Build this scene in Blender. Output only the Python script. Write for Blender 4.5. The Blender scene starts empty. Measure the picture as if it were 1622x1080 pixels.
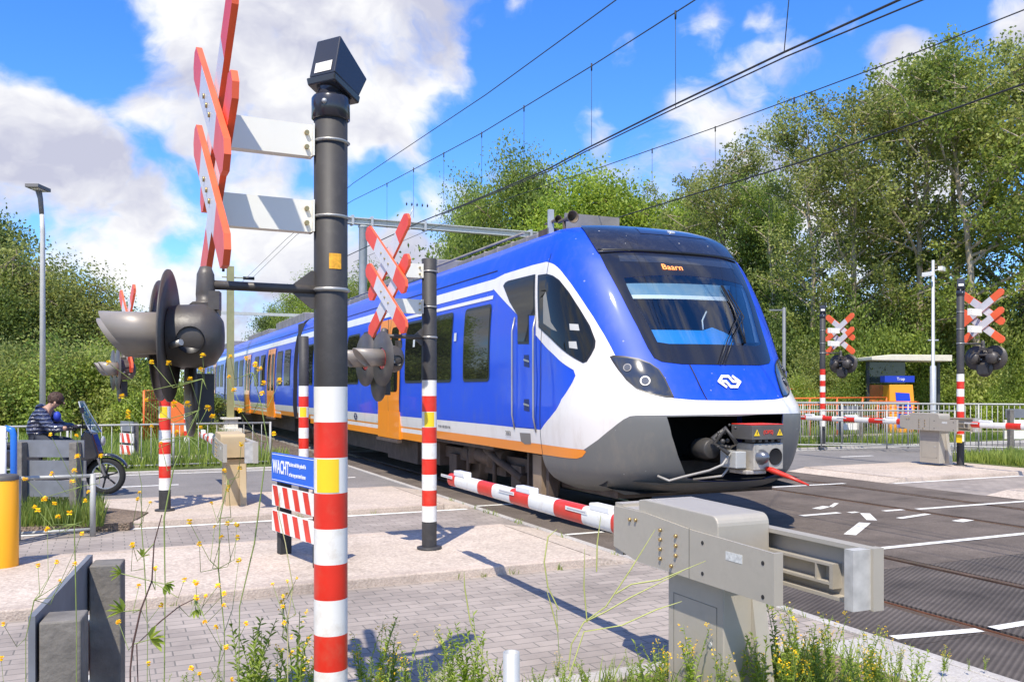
import bpy, bmesh, math, random
import numpy as np
from mathutils import Vector, Matrix
from mathutils.bvhtree import BVHTree
from mathutils.geometry import delaunay_2d_cdt
R = math.radians
PI = math.pi
sc = bpy.context.scene
C = sc.collection

# ------------------------------------------------------------------ camera, sky, sun, exposure
FPX, CX, HY, EYE = 1400.0, 811.0, 616.0, 1.6      # focal length in photo pixels, centre, horizon row, eye height
cam_d = bpy.data.cameras.new('camera'); cam = bpy.data.objects.new('camera', cam_d); C.objects.link(cam)
cam.location = (0, 0, EYE); cam.rotation_euler = (R(90), 0, 0)
cam_d.sensor_width = 36; cam_d.lens = FPX / 1622 * 36; cam_d.shift_y = 76 / 1622
cam_d.clip_end = 3000; cam_d.clip_start = 0.05
sc.camera = cam

SUN_EL = R(57)
sx, sy = -0.225, -0.974                            # horizontal direction towards the sun
SUN_DIR = Vector((sx * math.cos(SUN_EL), sy * math.cos(SUN_EL), math.sin(SUN_EL))).normalized()
sd = bpy.data.lights.new('sun', 'SUN'); sd.energy = 4.1; sd.angle = R(0.55); sd.color = (1, 0.925, 0.80)
sun = bpy.data.objects.new('sun', sd); C.objects.link(sun)
sun.rotation_euler = SUN_DIR.to_track_quat('Z', 'Y').to_euler()
sc.view_settings.view_transform = 'Standard'; sc.view_settings.look = 'None'
sc.view_settings.exposure = 0.55; sc.view_settings.gamma = 1
sc.render.use_motion_blur = False

w = bpy.data.worlds.new('World'); sc.world = w; w.use_nodes = True
nt = w.node_tree; N = nt.nodes; L = nt.links
for n in list(N): N.remove(n)
def node(tree, t, **k):
    n = tree.nodes.new(t)
    for a, b in k.items(): setattr(n, a, b)
    return n
out = node(nt, 'ShaderNodeOutputWorld'); bg = node(nt, 'ShaderNodeBackground'); L.new(bg.outputs[0], out.inputs[0])
bg.inputs[1].default_value = 0.12
sky = node(nt, 'ShaderNodeTexSky', sky_type='NISHITA', sun_disc=False)
sky.sun_elevation = SUN_EL; sky.sun_rotation = math.atan2(sx, sy) % (2 * PI)
sky.air_density = 1.0; sky.dust_density = 0.0; sky.ozone_density = 3.0
hs = node(nt, 'ShaderNodeHueSaturation'); hs.inputs['Saturation'].default_value = 1.15; hs.inputs['Value'].default_value = 1.33; hs.inputs['Hue'].default_value = 0.505
sm = node(nt, 'ShaderNodeVectorMath', operation='MULTIPLY'); L.new(sky.outputs[0], sm.inputs[0]); sm.inputs[1].default_value = (.72, .88, 1.12)
L.new(sm.outputs[0], hs.inputs['Color'])
tc = node(nt, 'ShaderNodeTexCoord')
# clouds: billows at given directions in the sky, broken up with noise
def wnoise(scale, detail, vec, rough=0.55, off=(0, 0, 0), zs=1.0):
    mp = node(nt, 'ShaderNodeMapping'); mp.inputs['Location'].default_value = off; mp.inputs['Scale'].default_value = (1, 1, zs)
    L.new(vec, mp.inputs['Vector'])
    n = node(nt, 'ShaderNodeTexNoise'); n.inputs['Scale'].default_value = scale; n.inputs['Detail'].default_value = detail
    n.inputs['Roughness'].default_value = rough
    L.new(mp.outputs[0], n.inputs['Vector'])
    return n
def wmath(op, a, b=None, clamp=False, c=None):
    m = node(nt, 'ShaderNodeMath', operation=op); m.use_clamp = clamp
    for i, v in enumerate([a, b, c]):
        if v is None: continue
        if isinstance(v, (int, float)): m.inputs[i].default_value = v
        else: L.new(v, m.inputs[i])
    return m.outputs[0]
warp = wnoise(3.2, 5, tc.outputs['Generated'], 0.6, zs=1.3)
wv = node(nt, 'ShaderNodeVectorMath', operation='SUBTRACT'); L.new(warp.outputs['Color'], wv.inputs[0]); wv.inputs[1].default_value = (.5, .5, .5)
wsx = node(nt, 'ShaderNodeVectorMath', operation='SCALE'); L.new(wv.outputs[0], wsx.inputs[0]); wsx.inputs['Scale'].default_value = 0.16
wa = node(nt, 'ShaderNodeVectorMath', operation='ADD'); L.new(tc.outputs['Generated'], wa.inputs[0]); L.new(wsx.outputs[0], wa.inputs[1])
def pdir(x, y): return Vector(((x - CX) / FPX, 1, (HY - y) / FPX)).normalized()
#        px    py   radius(px) strength
blobs = [(330, 80, 165, 1.0), (520, 60, 190, 1.0), (660, 90, 150, .95), (600, 190, 130, .8), (270, 170, 120, .7), (450, 190, 130, .7),
         (60, 200, 130, 1.0), (130, 290, 120, .8), (-40, 170, 150, 1), (250, 340, 110, .9), (120, 370, 110, .8), (420, 320, 110, .7),
         (30, 300, 90, .7), (470, 420, 120, .8), (640, 420, 110, 1.0), (690, 330, 80, .8), (620, 360, 60, .7), (230, 440, 120, .8), (740, 480, 120, .9), (380, 500, 150, .8),
         (840, 15, 50, .62), (1215, 75, 62, .55), (1170, 120, 60, .5), (1130, 190, 80, .55), (1190, 180, 60, .5), (1110, 20, 50, .5), (1200, 15, 50, .5), (60, 420, 90, .8), (180, 400, 90, .8), (1000, 70, 40, .4), (960, 190, 50, .38), (1330, 30, 40, .4), (700, 20, 70, .7), (860, 330, 80, .6), (1410, 120, 78, 1.0), (1500, 190, 70, .8), (1600, 20, 60, .55),
         (1480, 300, 130, .8), (960, 330, 90, .6), (1250, 420, 300, .7), (-600, 250, 400, .7), (2300, 300, 500, .7), (-100, 480, 150, .7), (1100, 500, 250, .8)]
acc = None
for bx_, by_, br_, bs_ in blobs:
    d = pdir(bx_, by_); rr = br_ / FPX * d.y * .93
    ds = node(nt, 'ShaderNodeVectorMath', operation='DISTANCE'); L.new(wa.outputs[0], ds.inputs[0]); ds.inputs[1].default_value = d
    v = wmath('DIVIDE', ds.outputs['Value'], rr)
    v = wmath('SUBTRACT', 1.25, v, clamp=False)
    v = wmath('MULTIPLY', v, 1.3, clamp=True)
    v = wmath('MULTIPLY', v, bs_)
    acc = v if acc is None else wmath('MAXIMUM', acc, v)
for bx_, by_, br_ in ((95, 45, 85), (235, 265, 50), (300, 300, 40), (170, 120, 45), (560, 300, 45), (600, 270, 40), (20, 385, 50), (300, 400, 40), (470, 270, 35), (720, 250, 70), (870, 130, 90)):
    d = pdir(bx_, by_); ds = node(nt, 'ShaderNodeVectorMath', operation='DISTANCE'); L.new(wa.outputs[0], ds.inputs[0]); ds.inputs[1].default_value = d
    v = wmath('MULTIPLY', wmath('SUBTRACT', 1.3, wmath('DIVIDE', ds.outputs['Value'], br_ / FPX * d.y)), .75, clamp=True)
    acc = wmath('SUBTRACT', acc, wmath('MULTIPLY', v, .62))
det = wnoise(8.0, 12, wa.outputs[0], 0.6, zs=1.4)
# behind the camera: ordinary broken cloud
sep = node(nt, 'ShaderNodeSeparateXYZ'); L.new(tc.outputs['Generated'], sep.inputs[0])
back = wmath('MULTIPLY', wmath('LESS_THAN', sep.outputs[1], 0.2), 0.42)
acc = wmath('MAXIMUM', acc, back)
dens = wmath('ADD', acc, wmath('MULTIPLY', wmath('SUBTRACT', det.outputs['Fac'], 0.5), 2.1))
ramp = node(nt, 'ShaderNodeMapRange', interpolation_type='SMOOTHSTEP'); ramp.inputs['From Min'].default_value = 0.22; ramp.inputs['From Max'].default_value = 0.86
L.new(dens, ramp.inputs['Value'])
# cloud self-shading: compare density with that a little higher up
offv = node(nt, 'ShaderNodeVectorMath', operation='ADD'); L.new(wa.outputs[0], offv.inputs[0]); offv.inputs[1].default_value = (-0.015, 0, 0.045)
det2 = wnoise(5.0, 6, offv.outputs[0], 0.55, zs=1.4); det3 = wnoise(5.0, 6, wa.outputs[0], 0.55, zs=1.4)
lit = wmath('SUBTRACT', det3.outputs['Fac'], det2.outputs['Fac'])
lit = wmath('MULTIPLY_ADD', lit, 4.2, c=0.62, clamp=True)
thick = wmath('MULTIPLY', wmath('SUBTRACT', dens, 0.8), 0.55, clamp=True)
lit = wmath('SUBTRACT', lit, wmath('MULTIPLY', thick, 0.5), clamp=True)
cc = node(nt, 'ShaderNodeMix', data_type='RGBA'); L.new(lit, cc.inputs[0])
cc.inputs[6].default_value = (3.4, 3.5, 4.35, 1); cc.inputs[7].default_value = (6.0, 6.0, 6.05, 1)
mx = node(nt, 'ShaderNodeMix', data_type='RGBA'); L.new(ramp.outputs[0], mx.inputs[0]); L.new(hs.outputs[0], mx.inputs[6]); L.new(cc.outputs[2], mx.inputs[7])
L.new(mx.outputs[2], bg.inputs[0])

# ------------------------------------------------------------------ frames
TH = math.atan2(632, 1400); ST, CT = math.sin(TH), math.cos(TH)     # the track runs TH left of the view axis
def P(x, y, Z): return Vector(((x - CX) / FPX * Z, Z, EYE + (HY - y) / FPX * Z))
def G(x, y, h=0.0):
    Z = (EYE - h) * FPX / (y - HY); return Vector(((x - CX) / FPX * Z, Z, h))
def TW(w, s, z=0.0): return Vector((CT * w - ST * s, ST * w + CT * s, z))   # track frame (w across, s along) to world
def WT(v): return (CT * v.x + ST * v.y, -ST * v.x + CT * v.y)
def s_at(x, w):                                                     # where the sight line through column x meets the plane w
    r = (x - CX) / FPX; return w * (CT - ST * r) / (ST + CT * r)
def atw(x, y, w):
    s = s_at(x, w); Z = ST * w + CT * s; return s, EYE + (HY - y) / FPX * Z

# ------------------------------------------------------------------ materials
MATS = {}
def mat(name, col, rough=0.55, metal=0.0, var=0.0, vscale=6.0, bump=0.0, bscale=40.0, coat=0.0, spec=0.5, alpha=None, emit=None, dirt=0.0, dcol=(.12, .09, .06), dscale=3.0, dvec=None, speck=0.0):
    if name in MATS: return MATS[name]
    m = bpy.data.materials.new(name); m.use_nodes = True; t = m.node_tree
    b = t.nodes['Principled BSDF']
    b.inputs['Base Color'].default_value = (*col, 1); b.inputs['Roughness'].default_value = rough; b.inputs['Metallic'].default_value = metal
    b.inputs['Coat Weight'].default_value = coat; b.inputs['Coat Roughness'].default_value = 0.05; b.inputs['Specular IOR Level'].default_value = spec
    if emit: b.inputs['Emission Color'].default_value = (*emit[0], 1); b.inputs['Emission Strength'].default_value = emit[1]
    tcn = node(t, 'ShaderNodeTexCoord'); co = tcn.outputs['Object']
    last = None
    if var > 0:
        n = node(t, 'ShaderNodeTexNoise'); n.inputs['Scale'].default_value = vscale; n.inputs['Detail'].default_value = 6; t.links.new(co, n.inputs['Vector'])
        mr = node(t, 'ShaderNodeMapRange'); mr.inputs['From Min'].default_value = .25; mr.inputs['From Max'].default_value = .75
        mr.inputs['To Min'].default_value = 1 - var; mr.inputs['To Max'].default_value = 1 + var; t.links.new(n.outputs['Fac'], mr.inputs['Value'])
        mm = node(t, 'ShaderNodeVectorMath', operation='SCALE'); mm.inputs[0].default_value = col; t.links.new(mr.outputs[0], mm.inputs['Scale'])
        last = mm.outputs[0]
    if dirt > 0:
        n = node(t, 'ShaderNodeTexNoise'); n.inputs['Scale'].default_value = dscale; n.inputs['Detail'].default_value = 9; n.inputs['Roughness'].default_value = .7; t.links.new(co, n.inputs['Vector'])
        if dvec: dm_ = node(t, 'ShaderNodeMapping'); dm_.inputs['Scale'].default_value = dvec; t.links.new(co, dm_.inputs['Vector']); t.links.new(dm_.outputs[0], n.inputs['Vector'])
        mr = node(t, 'ShaderNodeMapRange'); mr.inputs['From Min'].default_value = .5; mr.inputs['From Max'].default_value = .72; mr.inputs['To Max'].default_value = dirt
        t.links.new(n.outputs['Fac'], mr.inputs['Value'])
        mi = node(t, 'ShaderNodeMix', data_type='RGBA'); t.links.new(mr.outputs[0], mi.inputs[0])
        if last: t.links.new(last, mi.inputs[6])
        else: mi.inputs[6].default_value = (*col, 1)
        mi.inputs[7].default_value = (*dcol, 1); last = mi.outputs[2]
    if speck > 0:
        vo = node(t, 'ShaderNodeTexVoronoi'); vo.inputs['Scale'].default_value = 11; t.links.new(co, vo.inputs['Vector']); sp_ = node(t, 'ShaderNodeSeparateColor'); t.links.new(vo.outputs['Color'], sp_.inputs[0])
        th = node(t, 'ShaderNodeMath', operation='MULTIPLY'); t.links.new(sp_.outputs[0], th.inputs[0]); th.inputs[1].default_value = .13
        lt = node(t, 'ShaderNodeMath', operation='LESS_THAN'); t.links.new(vo.outputs['Distance'], lt.inputs[0]); t.links.new(th.outputs[0], lt.inputs[1])
        g2 = node(t, 'ShaderNodeMath', operation='GREATER_THAN'); t.links.new(sp_.outputs[1], g2.inputs[0]); g2.inputs[1].default_value = .45
        m3 = node(t, 'ShaderNodeMath', operation='MULTIPLY'); t.links.new(lt.outputs[0], m3.inputs[0]); t.links.new(g2.outputs[0], m3.inputs[1]); m4 = node(t, 'ShaderNodeMath', operation='MULTIPLY'); t.links.new(m3.outputs[0], m4.inputs[0]); m4.inputs[1].default_value = speck
        mi = node(t, 'ShaderNodeMix', data_type='RGBA'); t.links.new(m4.outputs[0], mi.inputs[0]); t.links.new(last, mi.inputs[6]); mi.inputs[7].default_value = (.45, .43, .40, 1); last = mi.outputs[2]
    if last: t.links.new(last, b.inputs['Base Color'])
    if bump > 0:
        n = node(t, 'ShaderNodeTexNoise'); n.inputs['Scale'].default_value = bscale; n.inputs['Detail'].default_value = 4; t.links.new(co, n.inputs['Vector'])
        bp = node(t, 'ShaderNodeBump'); bp.inputs['Strength'].default_value = bump; bp.inputs['Distance'].default_value = .01
        t.links.new(n.outputs['Fac'], bp.inputs['Height']); t.links.new(bp.outputs[0], b.inputs['Normal'])
    MATS[name] = m; return m
def leaf_mat(name, c1, c2, trans=0.35):
    if name in MATS: return MATS[name]
    m = bpy.data.materials.new(name); m.use_nodes = True; t = m.node_tree
    for n in list(t.nodes): t.nodes.remove(n)
    o = node(t, 'ShaderNodeOutputMaterial'); g = node(t, 'ShaderNodeNewGeometry'); cr = node(t, 'ShaderNodeValToRGB')
    cr.color_ramp.elements[0].color = (*c1, 1); cr.color_ramp.elements[1].color = (*c2, 1)
    tn = node(t, 'ShaderNodeTexNoise'); tn.inputs['Scale'].default_value = .7; tn.inputs['Detail'].default_value = 3; t.links.new(node(t, 'ShaderNodeTexCoord').outputs['Object'], tn.inputs['Vector'])
    tm_ = node(t, 'ShaderNodeMapRange'); tm_.inputs['From Min'].default_value = .35; tm_.inputs['From Max'].default_value = .65; tm_.inputs['To Min'].default_value = -.25; tm_.inputs['To Max'].default_value = .3; t.links.new(tn.outputs['Fac'], tm_.inputs['Value'])
    ta = node(t, 'ShaderNodeMath', operation='MULTIPLY_ADD'); ta.use_clamp = True; t.links.new(g.outputs['Random Per Island'], ta.inputs[0]); ta.inputs[1].default_value = .85; t.links.new(tm_.outputs[0], ta.inputs[2])
    t.links.new(ta.outputs[0], cr.inputs[0])
    oi = node(t, 'ShaderNodeObjectInfo'); h = node(t, 'ShaderNodeHueSaturation'); t.links.new(cr.outputs[0], h.inputs['Color'])
    mr = node(t, 'ShaderNodeMapRange'); mr.inputs['To Min'].default_value = .8; mr.inputs['To Max'].default_value = 1.2; t.links.new(oi.outputs['Random'], mr.inputs['Value'])
    t.links.new(mr.outputs[0], h.inputs['Value'])
    d = node(t, 'ShaderNodeBsdfPrincipled'); d.inputs['Roughness'].default_value = .5; d.inputs['Specular IOR Level'].default_value = .35
    tr = node(t, 'ShaderNodeBsdfTranslucent'); mi = node(t, 'ShaderNodeMixShader'); mi.inputs[0].default_value = trans
    hb = node(t, 'ShaderNodeHueSaturation'); hb.inputs['Value'].default_value = 1.7; hb.inputs['Hue'].default_value = .485; t.links.new(h.outputs[0], hb.inputs['Color'])
    t.links.new(h.outputs[0], d.inputs['Base Color']); t.links.new(hb.outputs[0], tr.inputs['Color'])
    t.links.new(d.outputs[0], mi.inputs[1]); t.links.new(tr.outputs[0], mi.inputs[2]); t.links.new(mi.outputs[0], o.inputs[0])
    MATS[name] = m; return m
def glass_mat(name, tint, refl=1.0, thru=0.6):
    m = bpy.data.materials.new(name); m.use_nodes = True; t = m.node_tree
    for n in list(t.nodes): t.nodes.remove(n)
    o = node(t, 'ShaderNodeOutputMaterial'); gl = node(t, 'ShaderNodeBsdfGlossy'); gl.inputs['Roughness'].default_value = .02
    tp = node(t, 'ShaderNodeBsdfTransparent'); tp.inputs[0].default_value = (*tint, 1)
    fr = node(t, 'ShaderNodeFresnel'); fr.inputs[0].default_value = 1.5
    ml = node(t, 'ShaderNodeMath', operation='MULTIPLY'); t.links.new(fr.outputs[0], ml.inputs[0]); ml.inputs[1].default_value = refl; ml.use_clamp = True
    mi = node(t, 'ShaderNodeMixShader'); t.links.new(ml.outputs[0], mi.inputs[0]); t.links.new(tp.outputs[0], mi.inputs[1]); t.links.new(gl.outputs[0], mi.inputs[2])
    t.links.new(mi.outputs[0], o.inputs[0]); MATS[name] = m; return m

BLUE = mat('train_blue', (0.010, 0.072, 0.62), .42, coat=.3, spec=.22, dirt=.32, dcol=(.09, .13, .36), dscale=6, dvec=(1, 1, .3), speck=.45)
WHITE = mat('train_white', (0.78, 0.74, 0.70), .3, coat=.35, dirt=.45, dcol=(.55, .48, .41), dscale=3.5, dvec=(1, 1, .35))
ORANGE = mat('train_orange', (0.90, 0.27, 0.015), .3, coat=.3, dirt=.1, dcol=(.5, .2, .05))
SKIRT = mat('train_grey', (0.15, 0.15, 0.143), .45, dirt=.5, dcol=(.24, .21, .17), dscale=6, dvec=(1, 1, .5), speck=.6)
BLACK = mat('black_plastic', (0.012, 0.012, 0.014), .4)
DARK = mat('dark_interior', (0.012, 0.014, 0.02), .7)
DOME = mat('dome_black', (0.022, 0.022, 0.032), .18, coat=.6, dirt=.35, dcol=(.1, .1, .1), dscale=14, speck=.9)
def pane_mat(name, col, cap):
    m = bpy.data.materials.new(name); m.use_nodes = True; t = m.node_tree
    for n in list(t.nodes): t.nodes.remove(n)
    o = node(t, 'ShaderNodeOutputMaterial'); gl = node(t, 'ShaderNodeBsdfGlossy'); gl.inputs['Roughness'].default_value = .02; df = node(t, 'ShaderNodeBsdfDiffuse'); df.inputs[0].default_value = (*col, 1)
    fr = node(t, 'ShaderNodeFresnel'); fr.inputs[0].default_value = 1.5; mn = node(t, 'ShaderNodeMath', operation='MINIMUM'); t.links.new(fr.outputs[0], mn.inputs[0]); mn.inputs[1].default_value = cap
    mi = node(t, 'ShaderNodeMixShader'); t.links.new(mn.outputs[0], mi.inputs[0]); t.links.new(df.outputs[0], mi.inputs[1]); t.links.new(gl.outputs[0], mi.inputs[2]); t.links.new(mi.outputs[0], o.inputs[0])
    MATS[name] = m; return m
PANE = pane_mat('window_glass', (.012, .013, .012), .16)
SEAM = mat('seam', (0.02, 0.02, 0.03), .6)
UNDER = mat('underframe', (0.085, 0.06, 0.045), .8, var=.4, bump=.4, bscale=20)
ROOFM = mat('roof_unit', (0.24, 0.22, 0.20), .6, var=.25, vscale=5)
STEEL = mat('steel', (0.45, 0.44, 0.41), .4, metal=.6, var=.1)
GALV = mat('galvanised', (0.50, 0.51, 0.50), .5, metal=.35, var=.12)
POLEB = mat('pole_dark', (0.04, 0.038, 0.038), .6, var=.15, vscale=8, dirt=.15, dcol=(.15, .14, .13), dscale=18)
RED = mat('sign_red', (0.68, 0.030, 0.014), .35, var=.12, dirt=.4, dcol=(.55, .14, .08), dscale=10)
REDF = mat('faded_red', (0.85, 0.13, 0.04), .4, var=.1, dirt=.2, dcol=(.6, .2, .1), dscale=12)
WHT = mat('sign_white', (0.82, 0.80, 0.74), .4, var=.06, dirt=.75, dcol=(.56, .49, .39), dscale=6)
BRKT = mat('bracket_white', (0.84, 0.83, 0.74), .4, var=.04, dirt=.15, dcol=(.6, .56, .42))
BACKG = mat('sign_back', (0.42, 0.39, 0.36), .45, metal=.2, var=.15)
LAMPG = mat('lamp_grey', (0.075, 0.066, 0.06), .45, var=.25, vscale=5, bump=.15, dirt=.3, dcol=(.19, .16, .12), dscale=5)
BMET = mat('barrier_beige', (0.44, 0.40, 0.33), .45, metal=.15, var=.08, dirt=.35, dcol=(.26, .23, .19), dscale=6)
BMETD = mat('barrier_dark', (0.20, 0.19, 0.16), .5, var=.1)
PLAST = mat('recycled_post', (0.17, 0.155, 0.135), .8, var=.3, vscale=14, bump=.5, bscale=40)
SIGNB = mat('sign_blue', (0.015, 0.12, 0.62), .4, var=.05)
TEXTW = mat('text_white', (0.85, 0.85, 0.85), .5)
YEL = mat('yellow_paint', (0.88, 0.60, 0.02), .4, var=.05)
AMB = mat('yellow_bollard', (0.95, 0.42, 0.01), .35)
ORF = mat('orange_fence', (0.75, 0.16, 0.03), .45, var=.1)
REDL = mat('red_lens', (0.6, 0.01, 0.01), .1, coat=1)
BRASS = mat('brass_bolt', (0.5, 0.36, 0.16), .35, metal=.8)

# ------------------------------------------------------------------ object helpers
def tag(o, label=None, cat=None, group=None, kind=None):
    if label: o['label'] = label
    if cat: o['category'] = cat
    if group: o['group'] = group
    if kind: o['kind'] = kind
    return o
def thing(name, loc, label, cat, rz=0.0, group=None):
    o = bpy.data.objects.new(name, None); C.objects.link(o); o.location = loc; o.rotation_euler = (0, 0, rz)
    o.empty_display_size = .1
    return tag(o, label, cat, group)
class MB:
    def __init__(s): s.v = []; s.f = []; s.m = []; s.sm = []; s.M = Matrix.Identity(4); s.ms = []
    def add(s, vs, fs, m=None, smooth=False):
        k = len(s.v); s.v += [tuple(s.M @ Vector(v)) for v in vs]
        if m is not None and m not in s.ms: s.ms.append(m)
        mi = s.ms.index(m) if m is not None else 0
        for f in fs: s.f.append(tuple(k + i for i in f)); s.m.append(mi); s.sm.append(smooth)
        return s
    def box(s, c, d, m=None, rz=0.0, rx=0.0, ry=0.0):
        Rm = Matrix.Rotation(rz, 3, 'Z') @ Matrix.Rotation(ry, 3, 'Y') @ Matrix.Rotation(rx, 3, 'X'); c = Vector(c)
        vs = [c + Rm @ Vector((a * d[0] / 2, b * d[1] / 2, e * d[2] / 2)) for a in (-1, 1) for b in (-1, 1) for e in (-1, 1)]
        return s.add(vs, [(0, 1, 3, 2), (4, 6, 7, 5), (0, 4, 5, 1), (2, 3, 7, 6), (0, 2, 6, 4), (1, 5, 7, 3)], m)
    def bb(s, x0, x1, y0, y1, z0, z1, m=None): return s.box(((x0 + x1) / 2, (y0 + y1) / 2, (z0 + z1) / 2), (x1 - x0, y1 - y0, z1 - z0), m)
    def tube(s, pts, r, m=None, n=10, cap=True, smooth=True):
        pts = [Vector(p) for p in pts]; rs = r if isinstance(r, (list, tuple)) else [r] * len(pts)
        vs = []; fs = []; up = None
        for i, p in enumerate(pts):
            t = (pts[min(i + 1, len(pts) - 1)] - pts[max(i - 1, 0)]).normalized()
            if up is None: up = Vector((0, 0, 1)) if abs(t.z) < .9 else Vector((1, 0, 0))
            a = t.cross(up).normalized(); b = a.cross(t).normalized(); up = b
            for k in range(n):
                q = 2 * PI * k / n; vs.append(p + (a * math.cos(q) + b * math.sin(q)) * rs[i])
        for i in range(len(pts) - 1):
            for k in range(n): fs.append((i * n + k, i * n + (k + 1) % n, (i + 1) * n + (k + 1) % n, (i + 1) * n + k))
        s.add(vs, fs, m, smooth)
        if cap:
            k0 = len(s.v) - len(vs)
            mi = s.ms.index(m) if m is not None else 0
            for base, rev in ((0, False), ((len(pts) - 1) * n, True)):
                f = [k0 + base + k for k in range(n)]
                if not rev: f.reverse()
                s.f.append(tuple(f)); s.m.append(mi); s.sm.append(False)
        return s
    def cyl(s, a, b, r, m=None, n=20, r2=None): return s.tube([a, b], [r, r if r2 is None else r2], m, n)
    def lathe(s, prof, m=None, n=24, axis='Z', c=(0, 0, 0), a0=0.0, a1=2 * PI):
        full = abs(a1 - a0 - 2 * PI) < 1e-6; kn = n if full else n + 1; vs = []
        for r, h in prof:
            for k in range(kn):
                q = a0 + (a1 - a0) * k / n; x, y = r * math.cos(q), r * math.sin(q)
                v = (x, y, h) if axis == 'Z' else ((h, x, y) if axis == 'X' else (y, h, x)); vs.append(Vector(v) + Vector(c))
        fs = []
        for i in range(len(prof) - 1):
            for k in range(n): k2 = (k + 1) % kn; fs.append((i * kn + k, i * kn + k2, (i + 1) * kn + k2, (i + 1) * kn + k))
        return s.add(vs, fs, m, True)
    def prism(s, poly, h0, h1, m=None, plane='XY', mcap=None, c=(0, 0, 0)):
        n = len(poly); f3 = {'XY': lambda p, h: (p[0], p[1], h), 'XZ': lambda p, h: (p[0], h, p[1]), 'YZ': lambda p, h: (h, p[0], p[1])}[plane]
        vs = [Vector(f3(p, h)) + Vector(c) for h in (h0, h1) for p in poly]
        fs = [(k, (k + 1) % n, n + (k + 1) % n, n + k) for k in range(n)]
        s.add(vs, fs, m); k0 = len(s.v) - len(vs); mc = mcap if mcap is not None else m
        if mc is not None and mc not in s.ms: s.ms.append(mc)
        mi = s.ms.index(mc) if mc is not None else 0
        for f in (tuple(k0 + k for k in reversed(range(n))), tuple(k0 + n + k for k in range(n))): s.f.append(f); s.m.append(mi); s.sm.append(False)
        return s
    def ball(s, c, r, m=None, n=12, sc_=(1, 1, 1)):
        vs = []; k = n // 2; c = Vector(c)
        for i in range(k + 1):
            a = PI * i / k
            for j in range(n): q = 2 * PI * j / n; vs.append(c + Vector((r * math.sin(a) * math.cos(q) * sc_[0], r * math.sin(a) * math.sin(q) * sc_[1], r * math.cos(a) * sc_[2])))
        fs = [(i * n + j, (i + 1) * n + j, (i + 1) * n + (j + 1) % n, i * n + (j + 1) % n) for i in range(k) for j in range(n)]
        return s.add(vs, fs, m, True)
    def build(s, name, m=None, parent=None, bevel=0.0, normals=True):
        me = bpy.data.meshes.new(name); me.from_pydata(s.v, [], s.f)
        if s.ms:
            for x in s.ms: me.materials.append(x)
            me.polygons.foreach_set('material_index', s.m)
        elif m: me.materials.append(m)
        me.polygons.foreach_set('use_smooth', s.sm)
        if normals:
            b = bmesh.new(); b.from_mesh(me); bmesh.ops.recalc_face_normals(b, faces=b.faces); b.to_mesh(me); b.free()
        me.update()
        o = bpy.data.objects.new(name, me); C.objects.link(o)
        if parent: o.parent = parent
        if bevel > 0:
            md = o.modifiers.new('bevel', 'BEVEL'); md.width = bevel; md.segments = 2; md.limit_method = 'ANGLE'; md.angle_limit = R(40)
        return o
KIDS = {}
def copy_tree(o, parent=None, loc=None, rz=None, label=None, group=None):
    c = o.copy(); C.objects.link(c); c.parent = parent
    if loc is not None: c.location = loc
    if rz is not None: c.rotation_euler = (0, 0, rz)
    if label: c['label'] = label
    if group: c['group'] = group
    for ch in [q for q in ALLOBJ(o)]: copy_tree(ch, c)
    return c
def ALLOBJ(o): return [q for q in C.objects if q.parent == o]
def text_mesh(name, body, size, m, parent, M4, extrude=0.0008, align='CENTER', xs=1.0, bold=0.0):
    cu = bpy.data.curves.new(name, 'FONT'); cu.body = body; cu.size = size; cu.extrude = extrude; cu.align_x = align; cu.align_y = 'CENTER'; cu.offset = bold; cu.resolution_u = 3
    t = bpy.data.objects.new('tmp', cu); C.objects.link(t); dg = bpy.context.evaluated_depsgraph_get(); dg.update()
    me = bpy.data.meshes.new_from_object(t.evaluated_get(dg)); C.objects.unlink(t); bpy.data.objects.remove(t)
    me.transform(M4 @ Matrix.Diagonal((xs, 1, 1, 1))); me.materials.clear(); me.materials.append(m); me.name = name
    o = bpy.data.objects.new(name, me); C.objects.link(o); o.parent = parent; return o
def frame(origin, xax, yax):
    x = Vector(xax).normalized(); z = x.cross(Vector(yax)).normalized(); y = z.cross(x)
    M = Matrix.Identity(4)
    for i in range(3): M[i][0] = x[i]; M[i][1] = y[i]; M[i][2] = z[i]; M[i][3] = origin[i]
    return M
rnd = random.Random(7)
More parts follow.
